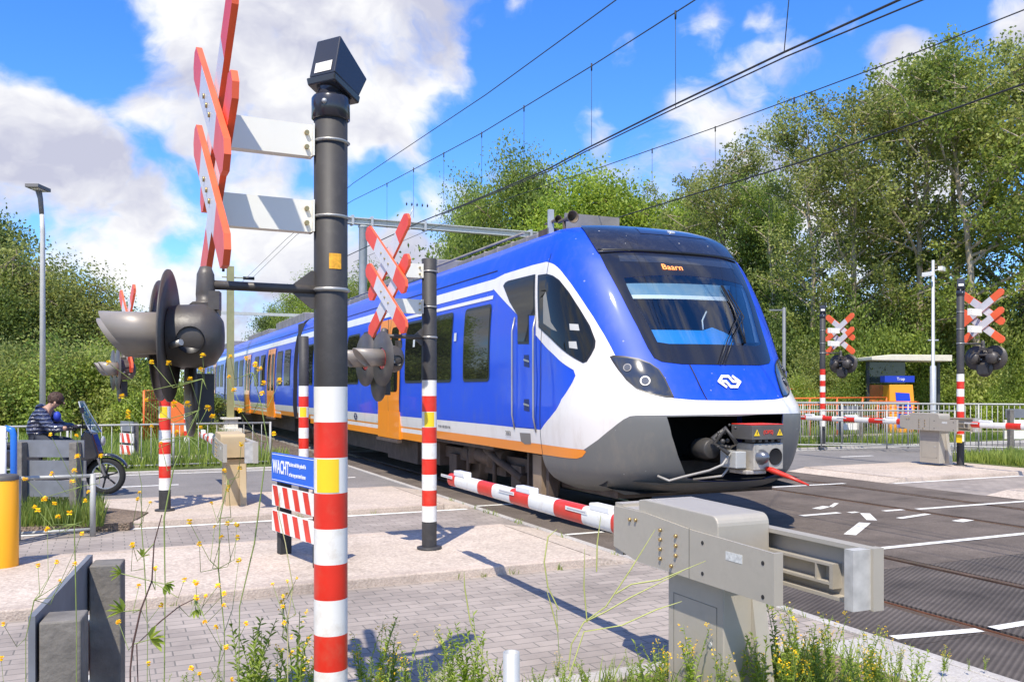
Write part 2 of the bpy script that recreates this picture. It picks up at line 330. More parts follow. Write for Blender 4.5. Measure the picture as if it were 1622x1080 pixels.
# ------------------------------------------------------------------ ground, roads, crossing deck
def surf_mat(name, kind, c1, c2, rough=.85, **k):
    m = bpy.data.materials.new(name); m.use_nodes = True; t = m.node_tree; b = t.nodes['Principled BSDF']; b.inputs['Roughness'].default_value = rough
    b.inputs['Specular IOR Level'].default_value = .3
    co = node(t, 'ShaderNodeTexCoord').outputs['Object']
    big = node(t, 'ShaderNodeTexNoise'); big.inputs['Scale'].default_value = k.get('big', .9); big.inputs['Detail'].default_value = 8; big.inputs['Roughness'].default_value = .65; t.links.new(co, big.inputs['Vector'])
    fine = node(t, 'ShaderNodeTexNoise'); fine.inputs['Scale'].default_value = k.get('fine', 90); fine.inputs['Detail'].default_value = 3; t.links.new(co, fine.inputs['Vector'])
    mixc = node(t, 'ShaderNodeMix', data_type='RGBA'); mixc.inputs[6].default_value = (*c1, 1); mixc.inputs[7].default_value = (*c2, 1)
    hgt = fine.outputs['Fac']
    if kind == 'brick':
        mp = node(t, 'ShaderNodeMapping'); mp.inputs['Rotation'].default_value = (0, 0, k.get('rot', 0)); t.links.new(co, mp.inputs['Vector'])
        br = node(t, 'ShaderNodeTexBrick'); br.inputs['Scale'].default_value = 1; br.inputs['Brick Width'].default_value = k.get('bw', .22); br.inputs['Row Height'].default_value = k.get('bh', .105)
        br.inputs['Mortar Size'].default_value = .005; br.inputs['Mortar Smooth'].default_value = .2; br.inputs['Bias'].default_value = 0
        br.inputs['Color1'].default_value = (*c1, 1); br.inputs['Color2'].default_value = (*c2, 1); br.inputs['Mortar'].default_value = (*k.get('mort', (.07, .065, .06)), 1)
        t.links.new(mp.outputs[0], br.inputs['Vector'])
        base = br.outputs['Color']
        iv = node(t, 'ShaderNodeMath', operation='SUBTRACT'); iv.inputs[0].default_value = 1; t.links.new(br.outputs['Fac'], iv.inputs[1])
        ad = node(t, 'ShaderNodeMath', operation='MULTIPLY_ADD'); t.links.new(fine.outputs['Fac'], ad.inputs[0]); ad.inputs[1].default_value = .25; t.links.new(iv.outputs[0], ad.inputs[2]); hgt = ad.outputs[0]
    elif kind == 'speck':
        vo = node(t, 'ShaderNodeTexVoronoi'); vo.inputs['Scale'].default_value = k.get('vs', 55); t.links.new(co, vo.inputs['Vector'])
        sp = node(t, 'ShaderNodeSeparateColor'); t.links.new(vo.outputs['Color'], sp.inputs[0]); t.links.new(sp.outputs[0], mixc.inputs[0]); base = mixc.outputs[2]; hgt = vo.outputs['Distance']
    elif kind == 'deck':
        mp = node(t, 'ShaderNodeMapping'); mp.inputs['Rotation'].default_value = (0, 0, R(62)); t.links.new(co, mp.inputs['Vector'])
        wv_ = node(t, 'ShaderNodeTexWave'); wv_.wave_type = 'BANDS'; wv_.bands_direction = 'X'; wv_.inputs['Scale'].default_value = 8.5; wv_.inputs['Distortion'].default_value = 0; t.links.new(mp.outputs[0], wv_.inputs['Vector'])
        ms = node(t, 'ShaderNodeMath', operation='MULTIPLY'); t.links.new(wv_.outputs['Fac'], ms.inputs[0]); ms.inputs[1].default_value = .55
        t.links.new(ms.outputs[0], mixc.inputs[0]); base = mixc.outputs[2]; hgt = wv_.outputs['Fac']
    else:
        t.links.new(fine.outputs['Fac'], mixc.inputs[0]); base = mixc.outputs[2]
    st_ = node(t, 'ShaderNodeTexNoise'); st_.inputs['Scale'].default_value = 4.5; st_.inputs['Detail'].default_value = 10; st_.inputs['Roughness'].default_value = .75; t.links.new(co, st_.inputs['Vector'])
    sr_ = node(t, 'ShaderNodeMapRange'); sr_.inputs['From Min'].default_value = .55; sr_.inputs['From Max'].default_value = .72; sr_.inputs['To Min'].default_value = 1; sr_.inputs['To Max'].default_value = .72; t.links.new(st_.outputs['Fac'], sr_.inputs['Value'])
    s2_ = node(t, 'ShaderNodeVectorMath', operation='SCALE'); t.links.new(base, s2_.inputs[0]); t.links.new(sr_.outputs[0], s2_.inputs['Scale']); base = s2_.outputs[0]
    mr = node(t, 'ShaderNodeMapRange'); mr.inputs['From Min'].default_value = .3; mr.inputs['From Max'].default_value = .72; mr.inputs['To Min'].default_value = 1 - k.get('var', .22); mr.inputs['To Max'].default_value = 1 + k.get('var', .22)
    t.links.new(big.outputs['Fac'], mr.inputs['Value'])
    sca = node(t, 'ShaderNodeVectorMath', operation='SCALE'); t.links.new(base, sca.inputs[0]); t.links.new(mr.outputs[0], sca.inputs['Scale'])
    t.links.new(sca.outputs[0], b.inputs['Base Color'])
    bp = node(t, 'ShaderNodeBump'); bp.inputs['Strength'].default_value = k.get('bump', .4); bp.inputs['Distance'].default_value = k.get('bd', .006); t.links.new(hgt, bp.inputs['Height']); t.links.new(bp.outputs[0], b.inputs['Normal'])
    MATS[name] = m; return m
M_BRICK = surf_mat('paving_grey', 'brick', (.38, .325, .28), (.305, .262, .228), rot=0, var=.28, mort=(.18, .165, .145), bump=.35)
M_BRICK2 = surf_mat('paving_grey_far', 'brick', (.36, .31, .27), (.29, .25, .218), rot=0, var=.25, mort=(.17,.155,.135))
M_PINK = surf_mat('paving_pink', 'speck', (.60, .51, .42), (.42, .345, .28), vs=48, var=.16, bump=.3)
M_KERB = surf_mat('kerb_concrete', 'speck', (.54, .45, .37), (.42, .34, .28), vs=80, var=.25)
M_KERBG = surf_mat('kerb_grey', 'speck', (.50, .47, .43), (.40, .37, .34), vs=90, var=.2)
M_ASPH = surf_mat('asphalt', 'speck', (.26, .24, .225), (.17, .16, .15), vs=110, var=.15)
M_DECK = surf_mat('deck_rubber', 'deck', (.072, .060, .052), (.150, .126, .108), var=.45, big=1.4, bump=.55, bd=.012)
M_DECKP = surf_mat('deck_plain', 'speck', (.175, .142, .117), (.105, .085, .07), vs=120, var=.35, big=1.2)
M_DIRT = surf_mat('dirt', 'speck', (.30, .22, .16), (.14, .11, .08), vs=45, var=.35, bump=.8, bd=.02)
M_GRND = surf_mat('grass_ground', 'noise', (.075, .12, .03), (.14, .16, .05), fine=12, var=.35, bump=.9, bd=.05)
M_BALL = surf_mat('ballast_stone', 'speck', (.25, .19, .145), (.09, .07, .055), vs=22, var=.3, bump=1.0, bd=.05)
M_PAINT = mat('road_paint', (.80, .78, .72), .6, var=.06, vscale=9, dirt=.55, dcol=(.3, .28, .26), dscale=7)
M_RUST = mat('rail_rust', (.20, .085, .045), .65, var=.3, vscale=9)
M_RAILT = mat('rail_top', (.30, .20, .15), .3, metal=.7, var=.3, vscale=4)

def gobj(name, rects, m, z0, z1, kind='structure', bevel=0):
    """slabs in track coordinates (w0, w1, s0, s1)"""
    b = MB()
    for w0, w1, s0, s1 in rects: b.bb(w0, w1, s0, s1, z0, z1)
    o = b.build(name, m, bevel=bevel); o.rotation_euler = (0, 0, TH); o['kind'] = kind; return o
def gsheet(name, polys, m, z, kind='structure'):
    b = MB()
    for p in polys: b.add([(x, y, z) for x, y in p], [tuple(range(len(p)))])
    o = b.build(name, m, normals=False); o.rotation_euler = (0, 0, TH); o['kind'] = kind; return o
def rect(w0, w1, s0, s1): return [(w0, s0), (w1, s0), (w1, s1), (w0, s1)]
gsheet('ground', [rect(-500, 700, -400, 900)], M_GRND, -.16)
WL, WR0, WR1 = -30, 11.95, 70
gobj('path', [(WL, 4.42, 4.25, 6.98), (WR0, WR1, 4.25, 6.98)], M_BRICK, -.3, 0)
gobj('cycle_path', [(WL, 4.42, 9.17, 11.05), (WR0, WR1, 9.17, 11.05)], M_BRICK2, -.3, 0)
gobj('road', [(WL, 4.42, 13.45, 18.0), (WR0, WR1, 13.45, 18.0)], M_ASPH, -.3, 0)
gobj('pavement', [(WL, 4.0, 7.1, 9.05), (WL, 4.0, 11.17, 13.33), (WR0 + .5, WR1, 7.1, 9.05), (WR0 + .4, WR1, 11.17, 13.33)], M_PINK, -.3, .07)
gobj('kerb', [(WL, 4.0, 6.98, 7.097), (WL, 4.0, 9.053, 9.17), (WL, 4.0, 11.05, 11.167), (WL, 4.0, 13.333, 13.45), (WR0 + .4, WR1, 11.05, 11.167), (WR0 + .4, WR1, 13.333, 13.45), (WR0 + .5, WR1, 6.98, 7.097), (WR0 + .5, WR1, 9.053, 9.17)], M_KERB, -.3, .078, bevel=.012)
# ramps where the pavements run down to the deck
b = MB()
for s0, s1 in ((6.98, 9.17), (11.05, 13.45)):
    b.add([(4.0, s0, .074), (4.42, s0, .004), (4.42, s1, .004), (4.0, s1, .074), (4.0, s0, -.2), (4.42, s0, -.2), (4.42, s1, -.2), (4.0, s1, -.2)], [(0, 1, 2, 3), (0, 4, 5, 1), (3, 2, 6, 7)])
    b.add([(WR0 + .5, s0, .074), (WR0, s0, .004), (WR0, s1, .004), (WR0 + .5, s1, .074), (WR0 + .5, s0, -.2), (WR0, s0, -.2), (WR0, s1, -.2), (WR0 + .5, s1, -.2)], [(0, 1, 2, 3), (0, 4, 5, 1), (3, 2, 6, 7)])
o = b.build('pavement', M_PINK); o.rotation_euler = (0, 0, TH); o['kind'] = 'structure'
gobj('kerb', [(4.42, 4.5, -14, 21)], M_KERBG, -.3, .012, bevel=.006)
gobj('kerb', [(WL, 3.9, 4.10, 4.25), (WL, 4.42, 18.0, 18.12), (WR0, WR1, 18.0, 18.12)], M_KERBG, -.3, .05, bevel=.01)
gobj('kerb', [(3.9, 4.418, -14, 4.25)], M_KERBG, -.3, .006)
gobj('verge', [(-30, 3.9, -14, 4.10)], M_DIRT, -.3, .03)
gobj('verge', [(-40, 3.4, 18.12, 60), (13.0, 90, 18.12, 120), (16.1, 60, 11.17, 13.3)], M_GRND, -.3, .085)
gobj('footpath', [(-30, 3.0, 19.0, 21.3), (13.4, 60, 19.0, 22.0)], M_PINK, -.3, .095)
# crossing deck: panels between flangeways
R1, R2, HG = 6.0, 10.33, 0.7175
panels = []
cols = [(4.5, R1 - HG - .08), (R1 - HG + .08, R1 + HG - .08), (R1 + HG + .08, R2 - HG - .08), (R2 - HG + .08, R2 + HG - .08), (R2 + HG + .08, WR0)]
for i, (a, c_) in enumerate(cols):
    s = -14.0
    while s < 20.5: panels.append((a + .004, c_ - .004, s + .004, s + 1.796)); s += 1.8
grooved = [p for p in panels if p[2] < 5.4]; plain = [p for p in panels if p[2] >= 5.4]
gobj('crossing_deck', grooved, M_DECK, -.25, 0); gobj('crossing_deck', plain, M_DECKP, -.25, 0)
gobj('track_bed', [(2.6, 13.6, 20.35, 130)], M_BALL, -.4, -.05)
gobj('track_bed', [(4.5, 11.95, -14, 20.34)], M_BALL, -.4, -.19)
def rails(R0):
    b = MB()
    for sgn in (-1, 1):
        for (x0, x1, z0, z1, m) in ((-.036, .036, -.045, -.004, M_RAILT), (-.010, .010, -.15, -.045, M_RUST), (-.07, .07, -.18, -.15, M_RUST)):
            b.bb(R0 + sgn * (HG + .036) + x0, R0 + sgn * (HG + .036) + x1, -14, 130, z0, z1, m)
        b.bb(R0 + sgn * (HG + .036) - sgn * .1, R0 + sgn * (HG + .036) - sgn * .108, -14, 20.4, -.18, -.012, M_RUST)
    o = b.build('railway_track'); o.rotation_euler = (0, 0, TH); return o
o = rails(R1); o['kind'] = 'structure'
o = rails(R2); o['kind'] = 'structure'
b = MB()
s = 20.6
while s < 90:
    for r0 in (R1, R2): b.bb(r0 - 1.25, r0 + 1.25, s, s + .26, -.2, -.03)
    s += .62
o = b.build('sleepers', mat('sleeper', (.30, .27, .23), .8, var=.2)); o.rotation_euler = (0, 0, TH); o['kind'] = 'structure'
# painted markings
ln = []
def line(w0, s0, w1, s1, wd):
    d = Vector((w1 - w0, s1 - s0)).normalized(); n = Vector((-d.y, d.x)) * wd / 2
    ln.append([(w0 - n.x, s0 - n.y), (w1 - n.x, s1 - n.y), (w1 + n.x, s1 + n.y), (w0 + n.x, s0 + n.y)])
def pline(x0, y0, x1, y1, wd):
    a = WT(G(x0, y0)); c_ = WT(G(x1, y1)); line(a[0], a[1], c_[0], c_[1], wd)
pline(1415, 1010, 1552, 998, .085); line(5.36, 4.06, 9.5, 4.08, .085)
line(6.86, 6.56, 9.5, 6.58, .10); line(9.7, 6.58, 11.9, 6.58, .10)
line(9.75, 8.50, 11.9, 8.47, .10); line(9.2, 8.55, 9.55, 8.55, .09)
pline(1269, 817, 1329, 812, .10); pline(1424, 821, 1470, 814, .09); pline(1346, 847, 1370, 828, .13); pline(1370, 813, 1381, 824, .12)
line(4.53, 8.6, 5.0, 8.6, .08); line(4.53, 11.2, 5.9, 11.2, .09); line(9.8, 11.38, 11.3, 11.33, .10); line(5.0, 13.5, 11.9, 13.5, .1)
pline(1293, 806, 1310, 802, .12); pline(1316, 803, 1325, 797, .06); pline(1516, 826, 1534, 823, .14); pline(1345, 812, 1358, 811, .09)
gsheet('road_marking', ln, M_PAINT, .0045)
gsheet('road_marking', [rect(WL, 4.3, 10.93, 11.03), rect(WR0 + .1, WR1, 10.93, 11.03), rect(-20, 3.8, 13.52, 13.62), rect(-20, 4, 17.8, 17.9), rect(WR0 + .3, WR1, 17.8, 17.9), rect(12.4, 40, 13.6, 13.7)], M_PAINT, .0045)
lm = []
s = -24.0
while s < 3.5: lm.append(rect(s, s + 1.0, 15.7, 15.82)); s += 3
s = 12.6
while s < 50: lm.append(rect(s, s + 1.0, 15.7, 15.82)); s += 3
gsheet('road_marking', lm, M_PAINT, .0045)
# ------------------------------------------------------------------ the train
ROWS = [  # z, half width, front at the centre line, where the side starts, exponent
 (.47, 1.16, 8.00, 9.15, 2.5), (.55, 1.28, 7.72, 9.1, 2.5), (.70, 1.37, 7.56, 9.05, 2.6), (.95, 1.42, 7.46, 9.02, 2.6), (1.2, 1.44, 7.42, 9.0, 2.6),
 (1.38, 1.44, 7.44, 9.0, 2.6), (1.55, 1.435, 7.56, 9.02, 2.5), (1.75, 1.43, 7.67, 9.05, 2.45), (1.95, 1.43, 7.79, 9.1, 2.4), (2.3, 1.42, 8.00, 9.15, 2.4),
 (2.7, 1.39, 8.24, 9.25, 2.4), (3.0, 1.34, 8.44, 9.35, 2.4), (3.15, 1.30, 8.56, 9.4, 2.4), (3.35, 1.22, 8.76, 9.5, 2.5), (3.48, 1.12, 8.98, 9.6, 2.5),
 (3.57, .95, 9.28, 9.8, 2.5), (3.615, .65, 9.65, 10.0, 2.4), (3.64, .05, 10.2, 10.4, 2.2)]
RW = np.array(ROWS); VMAX = len(ROWS) - 1; SE = 10.9; UM = 1.6
def rowat(v):
    v = min(max(v, 0), VMAX - 1e-6); i = int(v); f = v - i
    p0, p1, p2, p3 = RW[max(i - 1, 0)], RW[i], RW[i + 1], RW[min(i + 2, VMAX)]
    return .5 * ((2 * p1) + (-p0 + p2) * f + (2 * p0 - 5 * p1 + 4 * p2 - p3) * f * f + (-p0 + 3 * p1 - 3 * p2 + p3) * f ** 3)
def S(u, v):
    z, W, c_, ss, n = rowat(v); sg = -1 if u < 0 else 1; a = abs(u)
    if a <= 1:
        t = a * PI / 2
        return Vector((sg * W * math.sin(t) ** (2 / n), ss - (ss - c_) * max(math.cos(t), 0) ** (2 / n), z))
    return Vector((sg * W, ss + (a - 1) / (UM - 1) * (SE - ss), z))
def Sn(u, v):
    e = 1e-3
    du = S(min(u + e, UM), v) - S(max(u - e, -UM), v); dv = S(u, min(v + e * 5, VMAX)) - S(u, max(v - e * 5, 0)); n = du.cross(dv)
    if n.length < 1e-12: return Vector((0, 0, 1))
    n.normalize(); return n
TRAIN_LOC = TW(R1, 0, 0)
def to_local(p): w_, s_ = WT(p); return Vector((w_ - R1, s_, p.z))
# dense look-up grid
us = np.linspace(-UM, UM, 257); vs_ = np.linspace(0, VMAX, 137)
gv = [S(a, c_) for c_ in vs_ for a in us]; nu = len(us)
gf = []
for j in range(len(vs_) - 1):
    for i in range(nu - 1):
        k = j * nu + i; gf.append((k, k + 1, k + nu + 1)); gf.append((k, k + nu + 1, k + nu))
bvh = BVHTree.FromPolygons(gv, gf)
scr = []
for p in gv:
    q = TW(p.x + R1, p.y, p.z); scr.append((CX + q.x / q.y * FPX, HY - (q.z - EYE) / q.y * FPX))
scr = np.array(scr)
camL = to_local(Vector((0, 0, EYE)))
def uv(px, py):
    d = (to_local(P(px, py, 1.0)) - camL).normalized(); hit, nrm, idx, dist = bvh.ray_cast(camL, d)
    if hit is None or hit.x > 1.2:
        i = int(np.argmin((scr[:, 0] - px) ** 2 + (scr[:, 1] - py) ** 2)); return (float(us[i % nu]), float(vs_[i // nu]))
    c_ = idx // 2; j, i = divmod(c_, nu - 1); a, bq, cq = (gv[k] for k in gf[idx]); n = (bq - a).cross(cq - a); A = n.length_squared
    w1 = (cq - a).cross(a - hit).dot(n) * -1 / A; w2 = (hit - a).cross(bq - a).dot(n) * -1 / A
    w1 = n.dot((hit - a).cross(cq - a)) / A; w2 = n.dot((bq - a).cross(hit - a)) / A
    if idx % 2 == 0: fu, fv = w1 + w2, w2
    else: fu, fv = w1, w1 + w2
    return (float(us[i] + fu * (us[1] - us[0])), float(vs_[j] + fv * (vs_[1] - vs_[0])))
def UVs(pts): return [uv(*p) for p in pts]
def mir(pts): return [(-a, c_) for a, c_ in reversed(pts)]
def centre(pts):                      # a left half outline; both ends pulled onto the centre line, then mirrored
    pts = [(min(a, 0), c_) for a, c_ in pts]; pts[0] = (0, pts[0][1]); pts[-1] = (0, pts[-1][1])
    return pts + mir(pts)[1:-1]
KU, KV = 1.75, .2
def inpoly(x, y, poly):
    c_ = False; n = len(poly); j = n - 1
    for i in range(n):
        xi, yi = poly[i]; xj, yj = poly[j]
        if (yi > y) != (yj > y) and x < (xj - xi) * (y - yi) / (yj - yi + 1e-15) + xi: c_ = not c_
        j = i
    return c_
def cdt(outer, holes=(), step=.05):
    outer = [(a * KU, c_ * KV) for a, c_ in outer]; holes = [[(a * KU, c_ * KV) for a, c_ in h] for h in holes]
    V = []; E = []
    def loop(poly):
        k0 = len(V); n = len(poly)
        for i in range(n):
            a = Vector(poly[i]); c_ = Vector(poly[(i + 1) % n]); m_ = max(1, int((c_ - a).length / step))
            for q in range(m_): V.append(a.lerp(c_, q / m_))
        m2 = len(V) - k0
        for i in range(m2): E.append((k0 + i, k0 + (i + 1) % m2))
    loop(outer)
    for h in holes: loop(h)
    xs = [p[0] for p in outer]; ys = [p[1] for p in outer]; bnd = np.array([tuple(p) for p in V])
    x = math.floor(min(xs) / step) * step
    while x < max(xs):
        y = math.floor(min(ys) / step) * step
        while y < max(ys):
            if inpoly(x, y, outer) and not any(inpoly(x, y, h) for h in holes) and np.min((bnd[:, 0] - x) ** 2 + (bnd[:, 1] - y) ** 2) > (.35 * step) ** 2: V.append(Vector((x, y)))
            y += step
        x += step
    rv, re, rf, _, _, _ = delaunay_2d_cdt(V, E, [], 0, 1e-6)
    F = []
    for f in rf:
        cx_ = sum(rv[k].x for k in f) / len(f); cy_ = sum(rv[k].y for k in f) / len(f)
        if inpoly(cx_, cy_, outer) and not any(inpoly(cx_, cy_, h) for h in holes): F.append(tuple(f))
    return [(p.x / KU, p.y / KV) for p in rv], F
def patch(name, outer, m, parent, off=.005, holes=(), step=.05, back=0.0):
    V, F = cdt(outer, holes, step); nn = [Sn(a, c_) for a, c_ in V]; co = [S(a, c_) + n * off for (a, c_), n in zip(V, nn)]
    me = bpy.data.meshes.new(name); me.from_pydata(co, [], F); me.materials.append(m)
    me.polygons.foreach_set('use_smooth', [True] * len(F)); me.update()
    # faces outward
    if sum(p.normal.dot(nn[p.vertices[0]]) * p.area for p in me.polygons) < 0: me.flip_normals()
    me.normals_split_custom_set_from_vertices(nn)
    o = bpy.data.objects.new(name, me); C.objects.link(o); o.parent = parent; return o
train = thing('passenger_train', TRAIN_LOC, 'long blue and white commuter train with orange doors running over the level crossing', 'train', TH)
useam, _ = uv(857, 640)
def uof(s, v): z, W, c_, ss, n = rowat(v); return -(1 + (s - ss) / (SE - ss) * (UM - 1))
def vof(z):
    lo, hi = 0, VMAX
    for _ in range(40):
        mid = (lo + hi) / 2
        if rowat(mid)[0] < z: lo = mid
        else: hi = mid
    return lo
vO, vOT, vB = vof(.835), vof(.955), vof(1.128)
# outlines traced on the nose
win = UVs([(1082, 437), (1040, 437), (988, 441), (995, 458), (1003, 474), (1018, 500), (1032, 524), (1041, 542), (1060, 545), (1138, 546)])
glass_out = centre(win)
frit = centre(UVs([(1082, 404), (1020, 401), (948, 400), (960, 424), (984, 468), (1010, 518), (1026, 551), (1036, 567), (1048, 573), (1080, 577), (1144, 578)]))
coup = UVs([(1200, 656.5), (1165, 659), (1110, 659), (1056, 660), (1064, 690), (1074, 722), (1089, 757), (1110, 761), (1165, 762), (1205, 759), (1226, 752), (1231, 735), (1236, 700), (1239, 672), (1240, 655.5)])
skin_outer = [(-UM, VMAX), (-UM, vO), (uof(9.32, vO), vO), (uof(9.3, 2.0), 2.0), (uof(9.22, 1.2), 1.2), (-.97, .5), (-.9, 0)]
skin_outer = skin_outer + mir(skin_outer)
patch('nose', skin_outer, BLUE, train, 0, [glass_out, coup], .05)
wh = [(-UM, vB)] + UVs([(815, 676.5), (857, 680.5), (872, 661), (890, 632), (907, 606), (912, 595), (909, 586), (880, 564), (851, 533), (820, 499), (803, 481), (790, 467), (784, 460), (776, 457.5)]) + \
     [(-UM, vof(2.925)), (-UM, vof(3.075))] + UVs([(800, 434), (845, 420), (866, 415), (878, 419), (888, 428), (905, 450), (922, 475), (940, 502), (957, 530), (968, 550), (976, 566), (990, 590), (1012, 611), (1040, 623), (1067, 631), (1100, 634), (1166, 635)])
wl = UVs([(1166, 656), (1110, 657), (1056, 657.5), (1008, 658), (998, 659), (988, 664), (970, 678), (948, 696), (925, 712), (857, 703)])
whl = wh + wl + [(-UM, vOT)]
# split: left patch closed along the centre line
left = [(min(a, 0), c_) for a, c_ in whl]
i0 = len(wh) - 1; left[i0] = (0, left[i0][1]); left[i0 + 1] = (0, left[i0 + 1][1])
full = left[:i0 + 1] + mir(left[:i0 + 1])[1:] + mir(left[i0 + 1:])[:-1]
full = left[i0 + 1:] + left[:i0 + 1]          # starts at lower centre, goes back, round, ends at upper centre
patch('white_band', full + mir(full)[1:-1], WHITE, train, .004, [], .05)
og = [(-UM, vOT)] + UVs([(857, 703), (925, 712), (929, 715), (923, 723), (914, 726), (900, 725), (857, 719)]) + [(-UM, vO)]
patch('orange_stripe', og, ORANGE, train, .0055); patch('orange_stripe', mir(og), ORANGE, train, .0055)
sk = [(0, 0), (-.9, 0), (-.97, .5), (uof(9.22, 1.2), 1.2), (uof(9.3, 2.0), 2.0)] + UVs([(858, 716), (900, 722), (912, 722), (920, 719), (926, 712), (944, 694), (966, 676), (985, 660), (998, 655), (1008, 654), (1056, 653), (1110, 653), (1166, 651)])
sk[-1] = (0, sk[-1][1]); patch('skirt', sk + mir(sk)[1:-1], SKIRT, train, .0028, [coup])
patch('windscreen_frame', frit, mat('screen_black', (.014, .015, .022), .12, coat=.5), train, .006, [glass_out])
GLASS = glass_mat('windscreen', (.74, .84, .92), 3.2)
ws = patch('windscreen', glass_out, GLASS, train, .004)
# dome above the screen
dm = UVs([(1082, 402), (1020, 399), (948, 402), (940, 390), (931, 376), (922, 363)]); dm = [(0, dm[0][1])] + dm[1:] + [(dm[-1][0] - .02, 15.2), (dm[-1][0] + .05, 16.2), (dm[-1][0] + .2, 16.9), (0, 16.95)]
patch('roof_dome', dm + mir(dm)[1:-1], DOME, train, .02)
b = MB()
for k in range(30):
    pass
rim = [S(a, dm[0][1] - .03) + Sn(a, dm[0][1] - .03) * .012 for a in np.linspace(dm[2][0], -dm[2][0], 24)]
MB().tube(rim, .02, BLACK, 8).build('visor_edge', parent=train)
# rooflight in the dome
rl = [(-.14, 13.4), (.30, 13.4), (.26, 14.5), (-.12, 14.5)]
hp = patch('top_light_window', rl, mat('lamp_glass', (.03, .03, .06), .05, coat=1), train, .024)
q = S(.05, 13.9); nq = Sn(.05, 13.9); b = MB(); b.cyl(q + nq * .022, q + nq * .032, .05, mat('lamp_reflector', (.7, .7, .72), .25, metal=.4), 16); b.build('lamp', parent=hp)
# head lights
hl = UVs([(966, 565), (972, 563), (990, 564), (1012, 568), (1030, 575), (1044, 585), (1054, 600), (1061, 615), (1068, 630), (1055, 630), (1030, 625), (1008, 616), (992, 602), (980, 587)])
HLG = mat('headlight_glass', (.035, .038, .045), .06, coat=1, spec=.8)
cn = (sum(a for a, c_ in hl) / len(hl), sum(c_ for a, c_ in hl) / len(hl))
def shrink(poly, c_, f): return [(c_[0] + (a - c_[0]) * f, c_[1] + (b_ - c_[1]) * f) for a, b_ in poly]
for sg in (1, -1):
    pl = hl if sg == 1 else mir(hl)
    h_ = patch('headlight', pl, BLACK, train, .009, step=.04)
    c2 = (sg * cn[0], cn[1]); patch('lens', shrink(pl, c2, .92), HLG, h_, .011, step=.04)
    for px_, py_, rr in ((1022, 604, .055), (994, 583, .045)):
        a, c_ = uv(px_, py_); a *= sg; q = S(a, c_); n_ = Sn(a, c_); b = MB()
        b.cyl(q + n_ * .010, q + n_ * .020, rr, mat('chrome', (.13, .13, .14), .25, metal=.8), 20); b.cyl(q + n_ * .018, q + n_ * .026, rr * .72, mat('lamp_dim', (.10, .105, .12), .1, coat=1), 20)
        b.build('reflector', parent=h_)
# cab glazing and door
cw = UVs([(853, 436), (867, 434), (877, 437), (887, 444), (902, 463), (920, 491), (935, 516), (944, 540), (943, 550), (937, 562), (930, 573), (924, 575), (915, 570), (880, 543), (854, 518)])
sw = UVs([(798, 453), (801, 448), (806, 445), (849, 434.5), (849, 500), (839, 500), (839, 545), (821, 545), (821, 500), (808, 478)])
cdp = UVs([(818, 500), (849, 500), (849, 678), (818, 676)])
for sg in (1, -1):
    f_ = (lambda p: p) if sg == 1 else mir
    d_ = patch('cab_door', f_(cdp), BLUE, train, .008, step=.08)
    for yy in (562, 632):
        patch('handle_recess', f_(UVs([(831, yy), (839, yy), (840, yy + 20), (831, yy + 18)])), mat('recess', (.004, .015, .12), .4), d_, .010)
        patch('handle', f_(UVs([(831, yy + 6), (840, yy + 9), (840, yy + 12), (831, yy + 9)])), STEEL, d_, .016)
    o = patch('cab_side_window', f_(sw), BLACK, train, .010); patch('pane', f_(shrink(sw, (sum(p[0] for p in sw) / len(sw), sum(p[1] for p in sw) / len(sw)), .93)), PANE, o, .0125)
    o = patch('cab_front_window', f_(cw), BLACK, train, .010); c3 = (sum(p[0] for p in cw) / len(cw), sum(p[1] for p in cw) / len(cw)); patch('pane', f_(shrink(cw, c3, .93)), PANE, o, .0125)
    patch('curtain', f_(UVs([(862, 470), (866, 462), (874, 510), (884, 525), (876, 522), (862, 512)])), mat('curtain_grey', (.25, .25, .23), .8), o, .0135)
    patch('paper', f_(UVs([(903, 513), (917, 514), (919, 524), (904, 523)])), mat('paper', (.5, .5, .48), .8), o, .0135)
    patch('cushion', f_(UVs([(902, 541), (914, 541), (916, 553), (903, 551)])), mat('paper', (.5, .5, .48), .8), o, .0135)
    for x0, y0, x1, y1 in ((816, 503, 816, 679), (849.5, 498, 850, 684)):
        pts = []
        for k in range(9):
            a, c_ = uv(x0 + (x1 - x0) * k / 8, y0 + (y1 - y0) * k / 8); off = .045 if 0 < k < 8 else .006; pts.append(S(sg * a, c_) + Sn(sg * a, c_) * off)
        MB().tube(pts, .011, STEEL, 8).build('handrail', parent=train)
    patch('step_recess', f_(UVs([(824, 685), (841, 686), (842, 703), (832, 703), (826, 698)])), mat('step_grey', (.2, .18, .16), .6), train, .008)
    q0, q1 = uof(9.3, vO), vof(3.3)
    sm = [(uof(9.29, v), v) for v in np.linspace(vO, vof(3.2), 20)] + [(uof(9.302, v), v) for v in np.linspace(vof(3.2), vO, 20)]
    patch('body_seam', f_(sm), SEAM, train, .0065)
# bonnet seams
patch('bonnet_seam', UVs([(1091, 578), (1093, 578), (1121, 634), (1119.5, 634)]), SEAM, train, .0068)
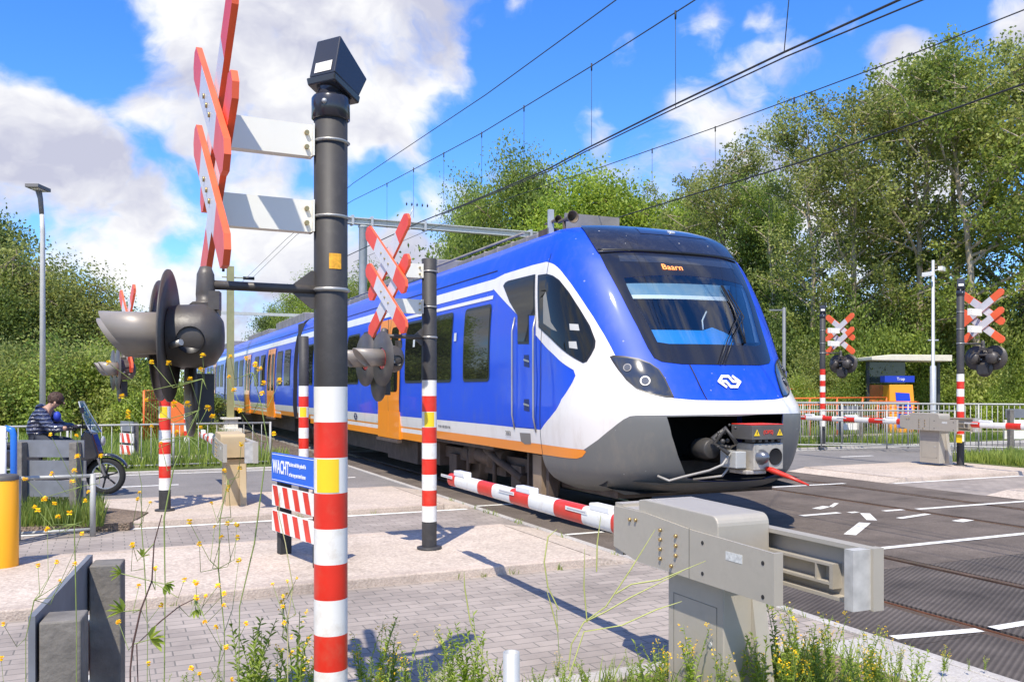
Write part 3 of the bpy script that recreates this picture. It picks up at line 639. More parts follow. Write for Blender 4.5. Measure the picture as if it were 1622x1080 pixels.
# cab interior
b = MB(); Dk = mat('cab_dark_blue', (.03, .075, .15), .6)
b.add([(-1.15, 9.9, 1.5), (1.15, 9.9, 1.5), (1.1, 9.9, 3.3), (-1.1, 9.9, 3.3), (-1.25, 8.6, 1.75), (1.25, 8.6, 1.75), (1.15, 9.0, 3.2), (-1.15, 9.0, 3.2)], [(0, 1, 2, 3), (0, 4, 5, 1), (1, 5, 6, 2), (0, 3, 7, 4)], Dk)
b.build('cab_interior', parent=train, normals=False)
patch('cab_desk', UVs([(1029, 520), (1115, 521), (1130, 516), (1150, 524), (1161, 530), (1166, 546), (1040, 546)]), mat('desk_blue', (.03, .33, .80), .5), train, -.03)
patch('sun_blind', UVs([(1000, 465), (1156, 469), (1158, 475), (1003, 471)]), mat('blind_white', (.95, .95, .92), .5), train, -.025)
patch('sky_reflection', UVs([(990, 446), (1160, 450), (1156, 469), (1001, 465)]), mat('reflection_blue', (.22, .36, .46), .5), train, -.035)  # pale sky reflection in the screen, painted as a blue-grey band behind it
patch('pillar_trim', UVs([(1176, 455), (1180, 455), (1205, 541), (1198, 541)]), MATS['blind_white'], train, -.02)
patch('pillar_cover', UVs([(1160, 450), (1176, 455), (1198, 541), (1170, 541)]), mat('trim_teal', (.05, .16, .22), .5), train, -.03)
MB().tube([S(*uv(1119, 522)) + Vector((0, .06, 0)), S(*uv(1118, 507)) + Vector((0, .06, 0)), S(*uv(1124, 493)) + Vector((0, .06, 0))], .010, MATS['blind_white'], 6).build('microphone', parent=train)
lin = [(-.99, 0), (.99, 0), (.99, 6), (-.99, 6)]; patch('recess_lining', lin, mat('recess_black', (.008, .008, .009), .85), train, -.012, [coup], .08)
# wipers, display, emblem, number
def onS(px, py, off): a, c_ = uv(px, py); return S(a, c_) + Sn(a, c_) * off
for pts in ([(1138, 577), (1150, 540), (1168, 500), (1142, 456)], [(1146, 577), (1160, 535), (1175, 505), (1150, 462)], [(1170, 500), (1178, 546)]):
    MB().tube([onS(x, y, .035) for x, y in pts], .007, BLACK, 6).build('wiper', parent=train)
MB().tube([onS(1141, 454, .02), onS(1160, 490, .02), onS(1178, 545, .02)], .012, BLACK, 6).build('wiper_blade', parent=train)
LEDO = mat('led_orange', (.9, .25, .05), .5, emit=((1, .32, .10), 1.3))
def surf_text(name, body, px, py, size, m, parent, off=.012, xs=1.0):
    a, c_ = uv(px, py); q = S(a, c_) + Sn(a, c_) * off; n_ = Sn(a, c_); xx = Vector((0, 0, 1)).cross(n_); return text_mesh(name, body, size, m, parent, frame(q, xx, n_.cross(xx)), xs=xs)
disp = patch('destination_display', [(-.36, 11.15), (.36, 11.15), (.36, 11.75), (-.36, 11.75)], mat('display_glass', (.03, .035, .05), .08, coat=1), train, .0075)
surf_text('destination_text', 'Baarn', 1064, 425, .115, LEDO, disp, .014, 1.05)
# emblem on the bonnet: two interlocking bent arrows
def emblem(name, org, xax, yax, sz, m, parent):
    M = frame(org, xax, yax); b = MB()
    s1 = [(-1.0, 0), (-.55, .5), (.08, .5), (.42, .0), (.62, .0), (.40, .32), (.18, .32), (.50, -.0)]
    def ribbon(pts, wd):
        for i in range(len(pts) - 1):
            a, c_ = Vector(pts[i]), Vector(pts[i + 1]); d = (c_ - a).normalized(); n = Vector((-d.y, d.x)) * wd / 2; e = d * wd * .3
            b.prism([tuple((a - n - e) * sz), tuple((c_ - n + e) * sz), tuple((c_ + n + e) * sz), tuple((a + n - e) * sz)], 0, .002 + .0003 * i, m)
    for k in (1, -1):
        ribbon([(k * -.42, k * -.40), (k * -.88, 0), (k * -.48, k * .40), (k * .05, k * .40), (k * .28, k * .0), (k * .58, k * .0)], .21)
    for v in range(len(b.v)): b.v[v] = tuple(M @ Vector(b.v[v]))
    return b.build(name, parent=parent)
a, c_ = uv(1155, 605); q = S(a, c_); n_ = Sn(a, c_); xx = Vector((0, 0, 1)).cross(n_); emblem('emblem', q + n_ * .012, xx, n_.cross(xx), .155, TEXTW, train)
surf_text('number', '3002', 806, 686, .085, mat('text_grey', (.12, .12, .12), .6), train, .012)

# car bodies behind the nose
BP = [(rowat(v)[1], rowat(v)[0]) for v in [vO] + list(np.linspace(vO, VMAX, 30))[1:]]
def Wz(z): return float(rowat(vof(z))[1])
def side_poly(name, poly, m, parent, off, sides=(-1, 1), step=.6):
    """poly of (s, z) laid on both car sides"""
    for sg in sides:
        b = MB(); zs = sorted(set([p[1] for p in poly])); 
        b.add([(sg * (Wz(z) + off), s_, z) for s_, z in poly], [tuple(range(len(poly)))], m); o = b.build(name, parent=parent)
        me = o.data
        if me.polygons[0].normal.x * sg < 0: me.flip_normals()
def rrect(s0, s1, z0, z1, r=.08, n=4):
    out_ = []
    for cx_, cz_, a0 in ((s1 - r, z1 - r, 0), (s0 + r, z1 - r, 90), (s0 + r, z0 + r, 180), (s1 - r, z0 + r, 270)):
        for k in range(n + 1): a = R(a0 + 90 * k / n); out_.append((cx_ + r * math.cos(a), cz_ + r * math.sin(a)))
    return out_
def win_strip(b, sg, s0, s1, z0, z1, off, m, r=.08):
    zs = [z0 + r * (1 - math.cos(R(90 * k / 4))) for k in range(5)] + [z0 + r + (z1 - z0 - 2 * r) * k / 4 for k in range(1, 4)] + [z1 - r * (1 - math.cos(R(90 * k / 4))) for k in range(4, -1, -1)]
    vs = []
    for z in zs:
        e = 0
        if z < z0 + r: e = r - math.sqrt(max(r * r - (z0 + r - z) ** 2, 0))
        if z > z1 - r: e = r - math.sqrt(max(r * r - (z - z1 + r) ** 2, 0))
        for s_ in (s0 + e, s1 - e): vs.append((sg * (Wz(z) + off), s_, z))
    b.add(vs, [(2 * i, 2 * i + 1, 2 * i + 3, 2 * i + 2) for i in range(len(zs) - 1)], m, True); return b
def sband(name, s0, s1, z0, z1, m, off, parent):
    for sg in (-1, 1):
        b = MB(); k = 6
        vs = [(sg * (Wz(z0 + (z1 - z0) * i / k) + off), s_, z0 + (z1 - z0) * i / k) for i in range(k + 1) for s_ in (s0, s1)]
        b.add(vs, [(2 * i, 2 * i + 1, 2 * i + 3, 2 * i + 2) for i in range(k)], m, True); o = b.build(name, parent=parent)
        if o.data.polygons[0].normal.x * sg < 0: o.data.flip_normals()
def car(s0, s1, wins, doors, low=()):
    b = MB(); prof = [(-x, z) for x, z in BP] + [(x, z) for x, z in reversed(BP)]
    n = len(prof); ys = [s0, s1]
    b.add([(x, y, z) for y in ys for x, z in prof], [(k, k + 1, n + k + 1, n + k) for k in range(n - 1)], BLUE, True)
    b.add([(x, s1, z) for x, z in prof], [tuple(range(n))], SEAM); b.add([(x, s0, z) for x, z in prof], [tuple(range(n))], SEAM)
    b.bb(-1.35, 1.35, s0, s1, vO and .78, .834, UNDER)
    body = b.build('car_body', parent=train)
    sband('white_band', s0, s1, .955, 1.128, WHITE, .004, body); sband('orange_stripe', s0, s1, .836, .955, ORANGE, .005, body); sband('white_band', s0, s1, 2.925, 3.075, WHITE, .004, body)
    for l0, l1 in low:
        bb_ = MB(); wl_ = Wz(.9) - .003; bb_.bb(-wl_, wl_, l0, l1, .735, .834, UNDER); bb_.build('low_floor_skirt', parent=body)
        for sg in (-1, 1):
            for z0_, z1_, m_, o_ in ((.735, .855, ORANGE, .009), (.855, .958, WHITE, .0085)):
                bb_ = MB(); bb_.bb(*sorted((sg * (Wz(.9) - .01), sg * (Wz(.9) + o_))), l0, l1, z0_, z1_, m_); bb_.build('low_stripe', parent=body)
    sband('roof_seam', s0, s1, 3.18, 3.195, SEAM, .006, body)
    for a, c_ in wins:
        for sg in (-1, 1):
            fr = None
            bb_ = win_strip(MB(), sg, a, c_, 1.70, 2.74, .006, BLACK); fr = bb_.build('window', parent=train)
            if fr.data.polygons[0].normal.x * sg < 0: fr.data.flip_normals()
            bb_ = win_strip(MB(), sg, a + .04, c_ - .04, 1.74, 2.70, .010, PANE, .06); o = bb_.build('pane', parent=fr)
            if o.data.polygons[0].normal.x * sg < 0: o.data.flip_normals()
    for a, c_ in doors:
        for sg in (-1, 1):
            for k, (p0, p1) in enumerate(((a, (a + c_) / 2 - .006), ((a + c_) / 2 + .006, c_))):
                bb_ = MB(); zz = [.72, 1.0, 1.4, 1.8, 2.2, 2.6, 2.87]
                vs = [(sg * (Wz(max(z, .9)) + .02), s_, z) for z in zz for s_ in (p0, p1)]
                bb_.add(vs, [(2 * i, 2 * i + 1, 2 * i + 3, 2 * i + 2) for i in range(len(zz) - 1)], ORANGE)
                bb_.bb(*sorted((sg * (Wz(1.5) - .05), sg * (Wz(1.5) + .0195))), p0, p1, .72, 1.2, ORANGE)
                d_ = bb_.build('door', parent=train)
                bb_ = win_strip(MB(), sg, p0 + .12, p1 - .12, 1.55, 2.70, .024, PANE, .07); o = bb_.build('pane', parent=d_)
                if o.data.polygons[0].normal.x * sg < 0: o.data.flip_normals()
            bb_ = MB(); bb_.bb(*sorted((sg * (Wz(2) + .018), sg * (Wz(2) + .022))), (a + c_) / 2 - .008, (a + c_) / 2 + .008, .72, 2.87, SEAM); bb_.build('door_seam', parent=train)
            bb_ = MB(); bb_.bb(*sorted((sg * (Wz(1) - .02), sg * (Wz(1) + .06))), a, c_, .66, .71, UNDER); bb_.build('door_step', parent=train)
    return body
car(SE, 24.3, [(10.85, 11.83), (12.3, 13.22), (13.65, 14.6), (16.5, 17.5), (17.75, 18.75), (19.1, 20.3), (20.7, 21.9), (22.3, 23.5)], [(14.85, 16.2)], [(13.55, 14.84), (16.21, 22.6)])
car(24.9, 41.0, [(25.4, 26.4), (26.7, 27.7), (30.0, 31.0), (31.4, 32.4), (35.4, 36.6), (37.0, 38.2), (38.6, 39.8)], [(28.0, 29.4), (33.4, 34.8)], [(27.0, 27.99), (29.41, 33.39), (34.81, 39)])
car(41.6, 58.8, [(42.2, 43.4), (43.8, 45.0), (47.2, 48.4), (48.8, 50.0), (53.0, 54.2), (54.6, 55.8)], [(45.3, 46.7), (51.2, 52.6)])
# thin white line over the first windows, logo by the door
sband('white_line', 10.85, 14.75, 2.80, 2.85, WHITE, .006, train)
emblem('emblem', (-Wz(1.04) - .008, 17.95, 1.04), (0, -1, 0), (0, 0, 1), .14, mat('text_navy', (.01, .015, .08), .5), train)
for s_ in (24.3, 41.0):
    b = MB(); k = 0
    for j in range(7):
        y = s_ + .02 + j * .08; wd = 1.22 if j % 2 else 1.30
        b.bb(-wd, wd, y, y + .08, .9, 3.4)
    b.build('gangway_bellows', mat('bellows', (.05, .05, .055), .8), train)
for s_ in (11.95 + 9.5, 13.43, 16.35, 20.5, 27.85, 29.55, 33.1, 35.1, 43.5, 49.5):
    sband('panel_seam', s_, s_ + .012, .96, 3.3, SEAM, .0065, train)
GRM = mat('grille_dark', (.015, .02, .05), .6)
for s_ in (12.1, 14.05, 19.7): sband('door_label', s_, s_ + .10, 2.3, 2.42, mat('label_pale', (.6, .62, .6), .5), .0125, train)
surf = MB()
text_mesh('lettering', '94 84 4 003 002-9 NL', .06, mat('text_grey', (.12, .12, .12), .6), train, frame((-Wz(1.02) - .008, 12.6, 1.03), (0, -1, 0), (0, 0, 1)))
# underframe equipment and bogies
b = MB(); b.bb(-1.15, 1.15, 13.6, 23.2, .36, .80); b.bb(-1.2, 1.2, 14.6, 16.4, .30, .7)
b.build('underframe', UNDER, train)
b = MB(); b.bb(-1.15, 1.15, 26.2, 39.6, .36, .80); b.bb(-1.15, 1.15, 43, 56, .36, .8); b.build('underframe', UNDER, train)
def bogie(yc):
    b = MB(); b.bb(-1.05, -.93, yc - 1.75, yc + 1.75, .50, .68, UNDER).bb(.93, 1.05, yc - 1.75, yc + 1.75, .50, .68, UNDER).bb(-.9, .9, yc - .4, yc + .4, .35, .78, UNDER)
    for sg in (-1, 1):
        b.tube([(sg * 1.1, yc - 1.4, .42), (sg * 1.12, yc - .6, .62), (sg * 1.12, yc - .2, .74)], .055, UNDER)
        b.cyl((sg * 1.04, yc - .35, .5), (sg * 1.04, yc - .35, .82), .13, UNDER); b.cyl((sg * 1.04, yc + .35, .5), (sg * 1.04, yc + .35, .82), .13, UNDER)
        b.cyl((sg * 1.02, yc - .75, .63), (sg * 1.02, yc + .75, .63), .12, UNDER)
        for k in (-1, 1): b.box((sg * 1.0, yc + k * 1.2, .43), (.22, .32, .30), UNDER); b.tube([(sg * 1.12, yc + k * .5, .2), (sg * 1.12, yc + k * .5, .7)], .03, UNDER)
        b.bb(sg * 1.2 - .03, sg * 1.2 + .03, yc - 2.05, yc - 1.95, .25, .8, UNDER); b.bb(sg * 1.2 - .03, sg * 1.2 + .03, yc - 1.85, yc - 1.8, .25, .8, UNDER)
    bo = b.build('bogie', parent=train)
    for k in (-1, 1):
        for sg in (-1, 1):
            MB().lathe([(0, -.07), (.36, -.07), (.42, -.05), (.42, .05), (.45, .06), (.45, .075), (0, .075)], mat('wheel_steel', (.12, .09, .07), .5, metal=.4, var=.3), 28, 'X', (sg * .75, yc + k * 1.2, .42)).build('wheel', parent=bo)
    return bo
for yc in (11.9, 24.6, 41.3, 56.6): bogie(yc)
# bracket beams behind the skirt
b = MB(); b.bb(-1.3, -1.2, 9.55, 9.78, .28, .8, mat('bracket_rust', (.28, .20, .13), .7, var=.2)).bb(-1.3, -1.18, 9.35, 9.42, .28, .8, UNDER).bb(1.2, 1.3, 9.55, 9.78, .28, .8, MATS['bracket_rust']).bb(-1.05, 1.05, 8.2, 9.5, .42, .8, UNDER)
b.build('obstacle_deflector', parent=train)
# roof: equipment, horns, aerial
for x0, x1, y0, y1, z1 in ((-.85, .85, 10.6, 13.6, 3.68), (-.9, .9, 14.4, 17.8, 3.84), (-.7, .7, 18.6, 22.4, 3.78), (-.9, .9, 26, 31, 3.84), (-.8, .8, 33, 38.5, 3.8), (-.9, .9, 43, 48, 3.85), (-.8, .8, 50, 55, 3.8)):
    b = MB(); b.bb(x0, x1, y0, y1, 3.5, z1)
    k = y0 + .3
    while k < y1 - .2: b.bb(x0 - .012, x1 + .012, k, k + .05, 3.56, z1 + .012); k += .5
    b.build('roof_unit', ROOFM, train, bevel=.02)
for sg in (-1, 1): MB().tube([(sg * .95, 10.8, 3.70), (sg * .95, 23.6, 3.70)], .018).build('roof_rail', ROOFM, train)
for px_, py_, Zd, rr in ((906, 344, None, .075), (883, 348, None, .05)):
    s_, z_ = atw(px_, py_, 5.05); b = MB()
    b.lathe([(rr * .25, .34), (rr * .3, .2), (rr * .45, .08), (rr, -.02), (rr * 1.04, -.03), (rr * .9, -.02), (rr * .5, .04), (0, .1)], mat('horn', (.17, .13, .09), .5, metal=.3, var=.2), 20, 'Y', (5.05 - R1, s_, z_))
    b.cyl((5.05 - R1, s_ + .2, z_ - .02), (5.05 - R1, s_ + .2, 3.4), .02, UNDER); b.build('horn', parent=train)
s_, z_ = atw(880, 345, 5.0); b = MB(); b.bb(-1.0, -.93, s_ + .18, s_ + .22, 3.45, z_ + .14, GALV); b.bb(-.7, .1, s_ + .3, s_ + .34, 3.5, z_ + .14, ROOFM); b.build('aerial', parent=train)
MB().bb(-1.0, -.85, 9.95, 10.25, 3.45, 3.63, UNDER).build('horn_bracket', parent=train)
# coupling recess and coupler
RB = mat('recess_black', (.008, .008, .009), .85)
b = MB(); b.add([(-1.15, 7.9, .5), (1.15, 7.9, .5), (1.15, 7.9, 1.38), (-1.15, 7.9, 1.38), (-1.1, 8.9, .6), (1.1, 8.9, .6), (1.1, 8.9, 1.38), (-1.1, 8.9, 1.38)], [(4, 5, 6, 7), (0, 1, 5, 4), (2, 3, 7, 6)], RB)
b.add([(-1.18, 8.2, .55), (-1.18, 8.9, .55), (-1.18, 8.9, 1.4), (-1.18, 8.2, 1.4)], [(0, 1, 2, 3)], RB); b.add([(1.18, 8.2, .55), (1.18, 8.9, .55), (1.18, 8.9, 1.4), (1.18, 8.2, 1.4)], [(0, 1, 2, 3)], RB)
b.add([(-.95, 7.62, .62), (.95, 7.62, .62), (1.1, 8.3, .64), (-1.1, 8.3, .64)], [(0, 1, 2, 3)], RB)
b.build('coupler_recess', parent=train, normals=False)
CM = mat('coupler_face', (.50, .46, .40), .5, metal=.3, var=.2, dirt=.4, dcol=(.2, .16, .12), dscale=16)
DM = mat('coupler_dark', (.07, .065, .06), .5, metal=.3, var=.3)
b = MB(); y0 = 7.10
b.bb(-.125, .25, y0, y0 + .28, .78, 1.05, CM); b.bb(-.20, .05, y0 + .02, y0 + .3, .74, .78, CM)
b.cyl((0.02, y0 + .25, .9), (0.02, 8.3, .9), .11, DM); b.bb(-.30, -.17, y0 + .06, y0 + .32, .80, .97, mat('junction_box', (.42, .42, .40), .5, var=.1)); b.lathe([(.0, 0), (.10, .02), (.115, .12), (.1, .26), (0, .28)], DM, 16, 'Y', (-.36, y0 + .35, .98))
cp = b.build('coupler', parent=train, bevel=.01)
b = MB(); b.lathe([(0, -.08), (.028, -.076), (.058, -.04), (.076, .0), (.082, .02)], mat('cone_steel', (.20, .21, .23), .3, metal=.7), 24, 'Y', (-.03, y0 - .012, .915)); b.build('cone', parent=cp)
b = MB(); b.lathe([(.086, -.004), (.083, -.008), (.078, -.004), (.072, .0), (0, .001)], RB, 24, 'Y', (.145, y0 - .003, .915)); b.build('cup', parent=cp)
b = MB(); b.bb(-.17, .23, y0 - .03, y0 + .3, 1.09, 1.235, mat('cover_grey', (.10, .095, .09), .5, var=.15)); b.bb(-.17, .23, y0 - .025, y0 + .3, 1.236, 1.246, RED)
for k in range(-2, 3): b.bb(.03 + k * .08 - .03, .03 + k * .08 + .01, y0 - .02, y0 + .1, 1.065, 1.10, DM)
hd = b.build('electric_head', parent=cp, bevel=.008)
for x_ in (-.115, .175):
    MB().prism([(x_ - .036, 1.13), (x_ + .036, 1.13), (x_, 1.195)], y0 - .036, y0 - .034, YEL, 'XZ').prism([(x_ - .004, 1.143), (x_ + .004, 1.143), (x_ + .006, 1.173), (x_ - .003, 1.173)], y0 - .0375, y0 - .0362, BLACK, 'XZ').build('warning_label', parent=hd)
text_mesh('lettering', '(OPS)', .052, mat('text_red', (.75, .05, .03), .5), hd, frame((.03, y0 - .034, 1.165), (1, 0, 0), (0, 0, 1)), bold=.001)
b = MB(); b.tube([(.02, y0 - .01, .80), (.06, y0 - .06, .78), (.12, y0 - .22, .73), (.20, y0 - .42, .66)], [.022, .03, .022, .008], RED, 8); b.build('release_lever', parent=cp)
b = MB()
b.tube([(-.30, y0 + .15, .95), (-.42, y0 + .12, .84), (-.52, y0 + .2, .78), (-.66, y0 + .45, .70), (-.8, y0 + .5, .66), (-.86, y0 + .62, .70)], .013, mat('hose_grey', (.35, .33, .3), .5))
b.tube([(-.28, y0 + .2, .80), (-.36, y0 + .2, .72), (-.5, y0 + .5, .66)], .012, MATS['hose_grey'])
b.tube([(-.26, y0 + .1, 1.05), (-.38, y0 + .12, 1.2), (-.42, y0 + .25, 1.05), (-.36, y0 + .1, .95)], .022, DM); b.tube([(-.3, y0 + .2, 1.2), (-.4, y0 + .3, 1.1), (-.34, y0 + .2, 1.0)], .03, DM)
for k in range(14): b.ball((-.34 + rnd.uniform(-.09, .09), y0 + .2 + rnd.uniform(-.08, .08), 1.12 + rnd.uniform(-.12, .12)), rnd.uniform(.012, .03), DM, 8)
b.build('hoses', parent=cp)
# ------------------------------------------------------------------ level crossing masts
RETRO = mat('retro_white', (.60, .57, .58), .35, var=.06, dirt=.3, dcol=(.48, .44, .42), dscale=13)
REDC = mat('cross_red', (.76, .05, .012), .4, var=.1, dirt=.3, dcol=(.6, .16, .08), dscale=12)
REDE = mat('board_edge_red', (.85, .13, .05), .5, var=.12)
def loc_ground(px, py, h=0.0): g = G(px, py, h); return g
def stripes(b, r, z0, n, first, hh=.15, c=(0, 0), seg=28):
    for i in range(n):
        m = WHT if (i + first) % 2 == 0 else RED
        b.lathe([(r, z0 + i * hh), (r, z0 + (i + 1) * hh)], m, seg, 'Z', (c[0], c[1], 0))
def crossbuck(parent, cx_, cy_, z1, z2, sgn=1, red=None, face=-1):
    """two St Andrew's crosses, one above the other, in the plane along the track"""
    red = red or REDC
    Lh, wd = .545, .072
    a = R(37)
    for zc in (z1, z2):
        for k, slope in enumerate((-1, 1)):              # -1: near end low (in front); +1: near end high (behind)
            u = Vector((0, -math.cos(a), -math.sin(a) * (1 if slope == -1 else -1))); n = Vector((0, u.z, -u.y)); xo = face * (.012 if k == 0 else -.016)
            def pt(l, q): return (cy_ + u.y * l + n.y * q, zc + u.z * l + n.z * q)
            b = MB(); t = .0125
            for (l0, l1, m) in ((-Lh, -.27, red), (-.27, .27, RETRO), (.27, Lh, red)):
                tip0, tip1 = (l0 == -Lh), (l1 == Lh)
                p = []
                if tip0: p += [pt(l0 + .06, -wd), ] ; p0 = [pt(l0, -wd * .35), pt(l0, wd * .35)]
                q0, q1 = l0 + (.045 if tip0 else 0), l1 - (.045 if tip1 else 0)
                p = [pt(q0, -wd), pt(q1, -wd)] + ([pt(l1, -wd * .45), pt(l1, wd * .45)] if tip1 else []) + [pt(q1, wd), pt(q0, wd)] + ([pt(l0, wd * .45), pt(l0, -wd * .45)] if tip0 else [])
                b.prism(p, cx_ + xo - t, cx_ + xo + t, REDE, 'YZ', mcap=m)
            bo = b.build('crossbuck_board', parent=parent)
            if k == 0:
                b = MB()
                for l in (-.10, 0.0, .10):
                    yy, zz = pt(l, 0); b.cyl((cx_ + xo + face * .0125, yy, zz), (cx_ + xo + face * .020, yy, zz), .011, BRASS, 8)
                b.build('bolts', parent=bo)
def lamp_unit(parent, x, y, z, face, third=False, rim=.25, hood=.28, lit=False):
    b = MB(); f = face
    b.lathe([(.11, .0), (.118, f * -.03), (.122, f * -.12), (.108, f * -.16), (.06, f * -.19), (0, f * -.197)], LAMPG, 28, 'X', (x, y, z))
    b.bb(x - f * .16 - .02, x - f * .16 + .02, y - .035, y + .035, z + .1, z + .17, LAMPG)
    b.lathe([(.05, 0), (.05, .02), (.0, .02)], BLACK, 16, 'Y', (x - f * .09, y - .130, z - .02))
    b.tube([(x - f * .02, y - .10, z - .04), (x - f * .06, y - .135, z - .03)], .012, STEEL, 8)
    u = b.build('lamp_housing', parent=parent)
    b = MB(); b.lathe([(.10, f * .004), (rim, f * .0), (rim, f * .006), (.1, f * .012)], LAMPG, 36, 'X', (x, y, z)); b.build('target_disc', parent=u)
    if hood:
        b = MB(); n = 24; vs = []; fs = []; r_ = .088
        for i in range(n + 1):                            # tubular hood, cut back at the underside
            q = R(-50 + 280 * i / n); yy, zz = r_ * math.cos(q), r_ * math.sin(q); ln_ = hood * (.5 + .5 * max(0, (zz / r_ + .75) / 1.75) ** .8)
            vs += [(x + f * .005, y + yy, z + zz), (x + f * ln_, y + yy * 1.03, z + zz * 1.03 + .0)]
        fs = [(2 * i, 2 * i + 1, 2 * i + 3, 2 * i + 2) for i in range(n)]
        b.add(vs, fs, mat('hood_grey', (.31, .275, .24), .45, metal=.15, var=.2, vscale=5, dirt=.35, dcol=(.34, .29, .23), dscale=4), True)
        o = b.build('hood', parent=u, normals=False); md = o.modifiers.new('t', 'SOLIDIFY'); md.thickness = .006
    b = MB(); b.lathe([(0, f * .02), (.06, f * .018), (.095, f * .006)], REDL, 24, 'X', (x, y, z)); b.build('lens', parent=u)
    return u
def signal_mast(loc, label, face=-1, base=.26, n=9, top=2.87, strobe=True, crosses=(2.74, 2.40), off=.48, dy=0.0, lamps=1.80, rot=TH + R(8), group='red and white signal masts of the level crossing', red=None, arm=2.02, hood=.28, plate=False, lampn=2, lrot=0):
    t = thing('signal_mast', loc, label, 'crossing signal', rot, group)
    b = MB(); r = .071
    b.lathe([(r, 0), (r, base)], POLEB, 28); stripes(b, r, base, n, 0); zt = base + n * .15
    b.lathe([(r, zt), (r, top), (r - .01, top + .003), (0, top + .003)], POLEB, 28); b.lathe([(.12, 0), (.12, .015), (r, .02)], POLEB, 20)
    pole = b.build('pole', parent=t)
    if plate:
        b = MB(); b.box((0, 0, 0), (.001, .001, .001)); b = MB()
        vs = []
        for i in range(9):
            q = PI * 1.25 + R(10) * i - R(22); 
            for z in (zt - .45 + .005, zt - .30 - .005): vs.append(((r + .0015) * math.cos(q), (r + .0015) * math.sin(q), z))
        b.add(vs, [(2 * i, 2 * i + 1, 2 * i + 3, 2 * i + 2) for i in range(8)], YEL, True); b.build('yellow_sticker', parent=pole)
    if crosses:
        z1, z2 = crosses; zb = (z1 - .09, z2 - .07)
        for z in zb:
            b = MB(); x0, x1 = sorted((face * .075, face * (off - .0)))
            b.bb(x0, x1, dy - .004, dy + .004, z - .067, z + .067, BRKT); b.bb(x0, x1, dy + .004, dy + .05, z - .067, z - .061, BRKT)
            xx = face * .08; b.bb(xx - .004, xx + .004, dy - .03, dy + .05, z - .067, z + .067, BRKT)
            for q in (-.03, .03): b.cyl((face * .105, dy - .002, z + q), (face * .105, dy - .018, z + q), .010, BRASS, 8)
            br = b.build('bracket', parent=t)
            MB().lathe([(r + .002, z - .007), (r + .011, z), (r + .002, z + .007)], STEEL, 28).build('clamp', parent=br)
        crossbuck(t, face * (off + .01), dy, z1, z2, red=red, face=face)
    if lamps:
        b = MB(); b.tube([(0, 0, arm), (face * (off + .02), dy, arm)], .019, LAMPG, 12)
        b.prism([(face * .07, arm - .08), (face * .085, arm - .08), (face * .16, arm - .02), (face * .16, arm + .02), (face * .085, arm + .08), (face * .07, arm + .08)], -.005, .005, LAMPG, 'XZ')
        b.lathe([(r + .002, arm - .009), (r + .012, arm), (r + .002, arm + .009)], STEEL, 28)
        a = b.build('lamp_arm', parent=t)
        b = MB(); b.lathe([(0, arm + .075), (.022, arm + .07), (.034, arm + .04), (.038, arm - .04), (.036, arm - .07), (.052, arm - .072), (.052, arm - .084), (0, arm - .084)], LAMPG, 20, 'Z', (face * (off + .04), dy, 0))
        b.tube([(face * (off + .05), dy - .2, lamps + .06), (face * (off + .05), dy + .2, lamps + .06)], .03, LAMPG)
        b.bb(*sorted((face * (off - .01), face * (off + .10))), dy - .07, dy + .07, arm - .13, arm - .08, LAMPG)
        b.build('lamp_bracket', parent=a)
        for yy in ((-.19, .19) if lampn == 2 else (0,)): 
            lu = lamp_unit(t, face * (off + (.19 if lrot else .14)), dy + yy, lamps, face, hood=hood)
            if lrot: pv = Vector((face * (off + .12), dy + yy, lamps)); lu.rotation_euler = (0, 0, lrot); lu.location = pv - Matrix.Rotation(lrot, 3, 'Z') @ pv
        b = MB(); b.lathe([(0, face * -.01), (.17, face * -.01), (.17, face * .004), (0, face * .004)], LAMPG, 32, 'X', (face * (off + .10), dy, lamps - .22)); b.bb(*sorted((face * (off + .02), face * (off + .095))), dy - .1, dy + .1, lamps - .33, lamps - .14, POLEB)
        b.build('back_plate', parent=t)
    if strobe:
        b = MB(); b.lathe([(r + .003, top - .055), (r + .010, top - .05), (r + .010, top + .035), (r + .004, top + .045), (.055, top + .046), (.055, top + .10), (.07, top + .11)], mat('strobe_housing', (.030, .032, .042), .22, coat=.3), 28)
        b.ball((-.045, -.068, top + .005), .012, GALV, 8)
        st = b.build('strobe_mount', parent=t)
        # a wedge-shaped box leaning towards the road
        b = MB(); m = MATS['strobe_housing']; z0 = top + .10
        q = [(-.09, -.085), (.09, -.085), (.09, .085), (-.09, .085)]
        b.add([(x, y, z0 + .00 + (.02 if x < 0 else -.045)) for x, y in q] + [(x * 1.06, y * 1.06, z0 + .035 + (.02 if x < 0 else -.045)) for x, y in q], [(0, 1, 2, 3), (4, 5, 6, 7), (0, 1, 5, 4), (1, 2, 6, 5), (2, 3, 7, 6), (3, 0, 4, 7)], m)
        b.add([(-.085, -.08, z0 + .06), (.095, -.08, z0 - .008), (.095, .08, z0 - .008), (-.085, .08, z0 + .06), (-.035, -.075, z0 + .25), (.165, -.075, z0 + .10), (.165, .075, z0 + .10), (-.035, .075, z0 + .25)],
              [(0, 1, 2, 3), (4, 5, 6, 7), (0, 1, 5, 4), (1, 2, 6, 5), (2, 3, 7, 6), (3, 0, 4, 7)], m)
        bx = b.build('strobe_box', parent=t, bevel=.006); bx.rotation_euler = (0, 0, R(34)); bx.scale = (.88, .88, .88); bx.location = (.012, 0, (top + .10) * .12 - .03)
        b = MB(); a0 = Vector((-.085, -.08, z0 + .06)); e1 = Vector((0, .16, 0)); e2 = Vector((.05, .0025, .19)); nn_ = -e2.cross(e1).normalized()
        if nn_.x > 0: nn_ = -nn_
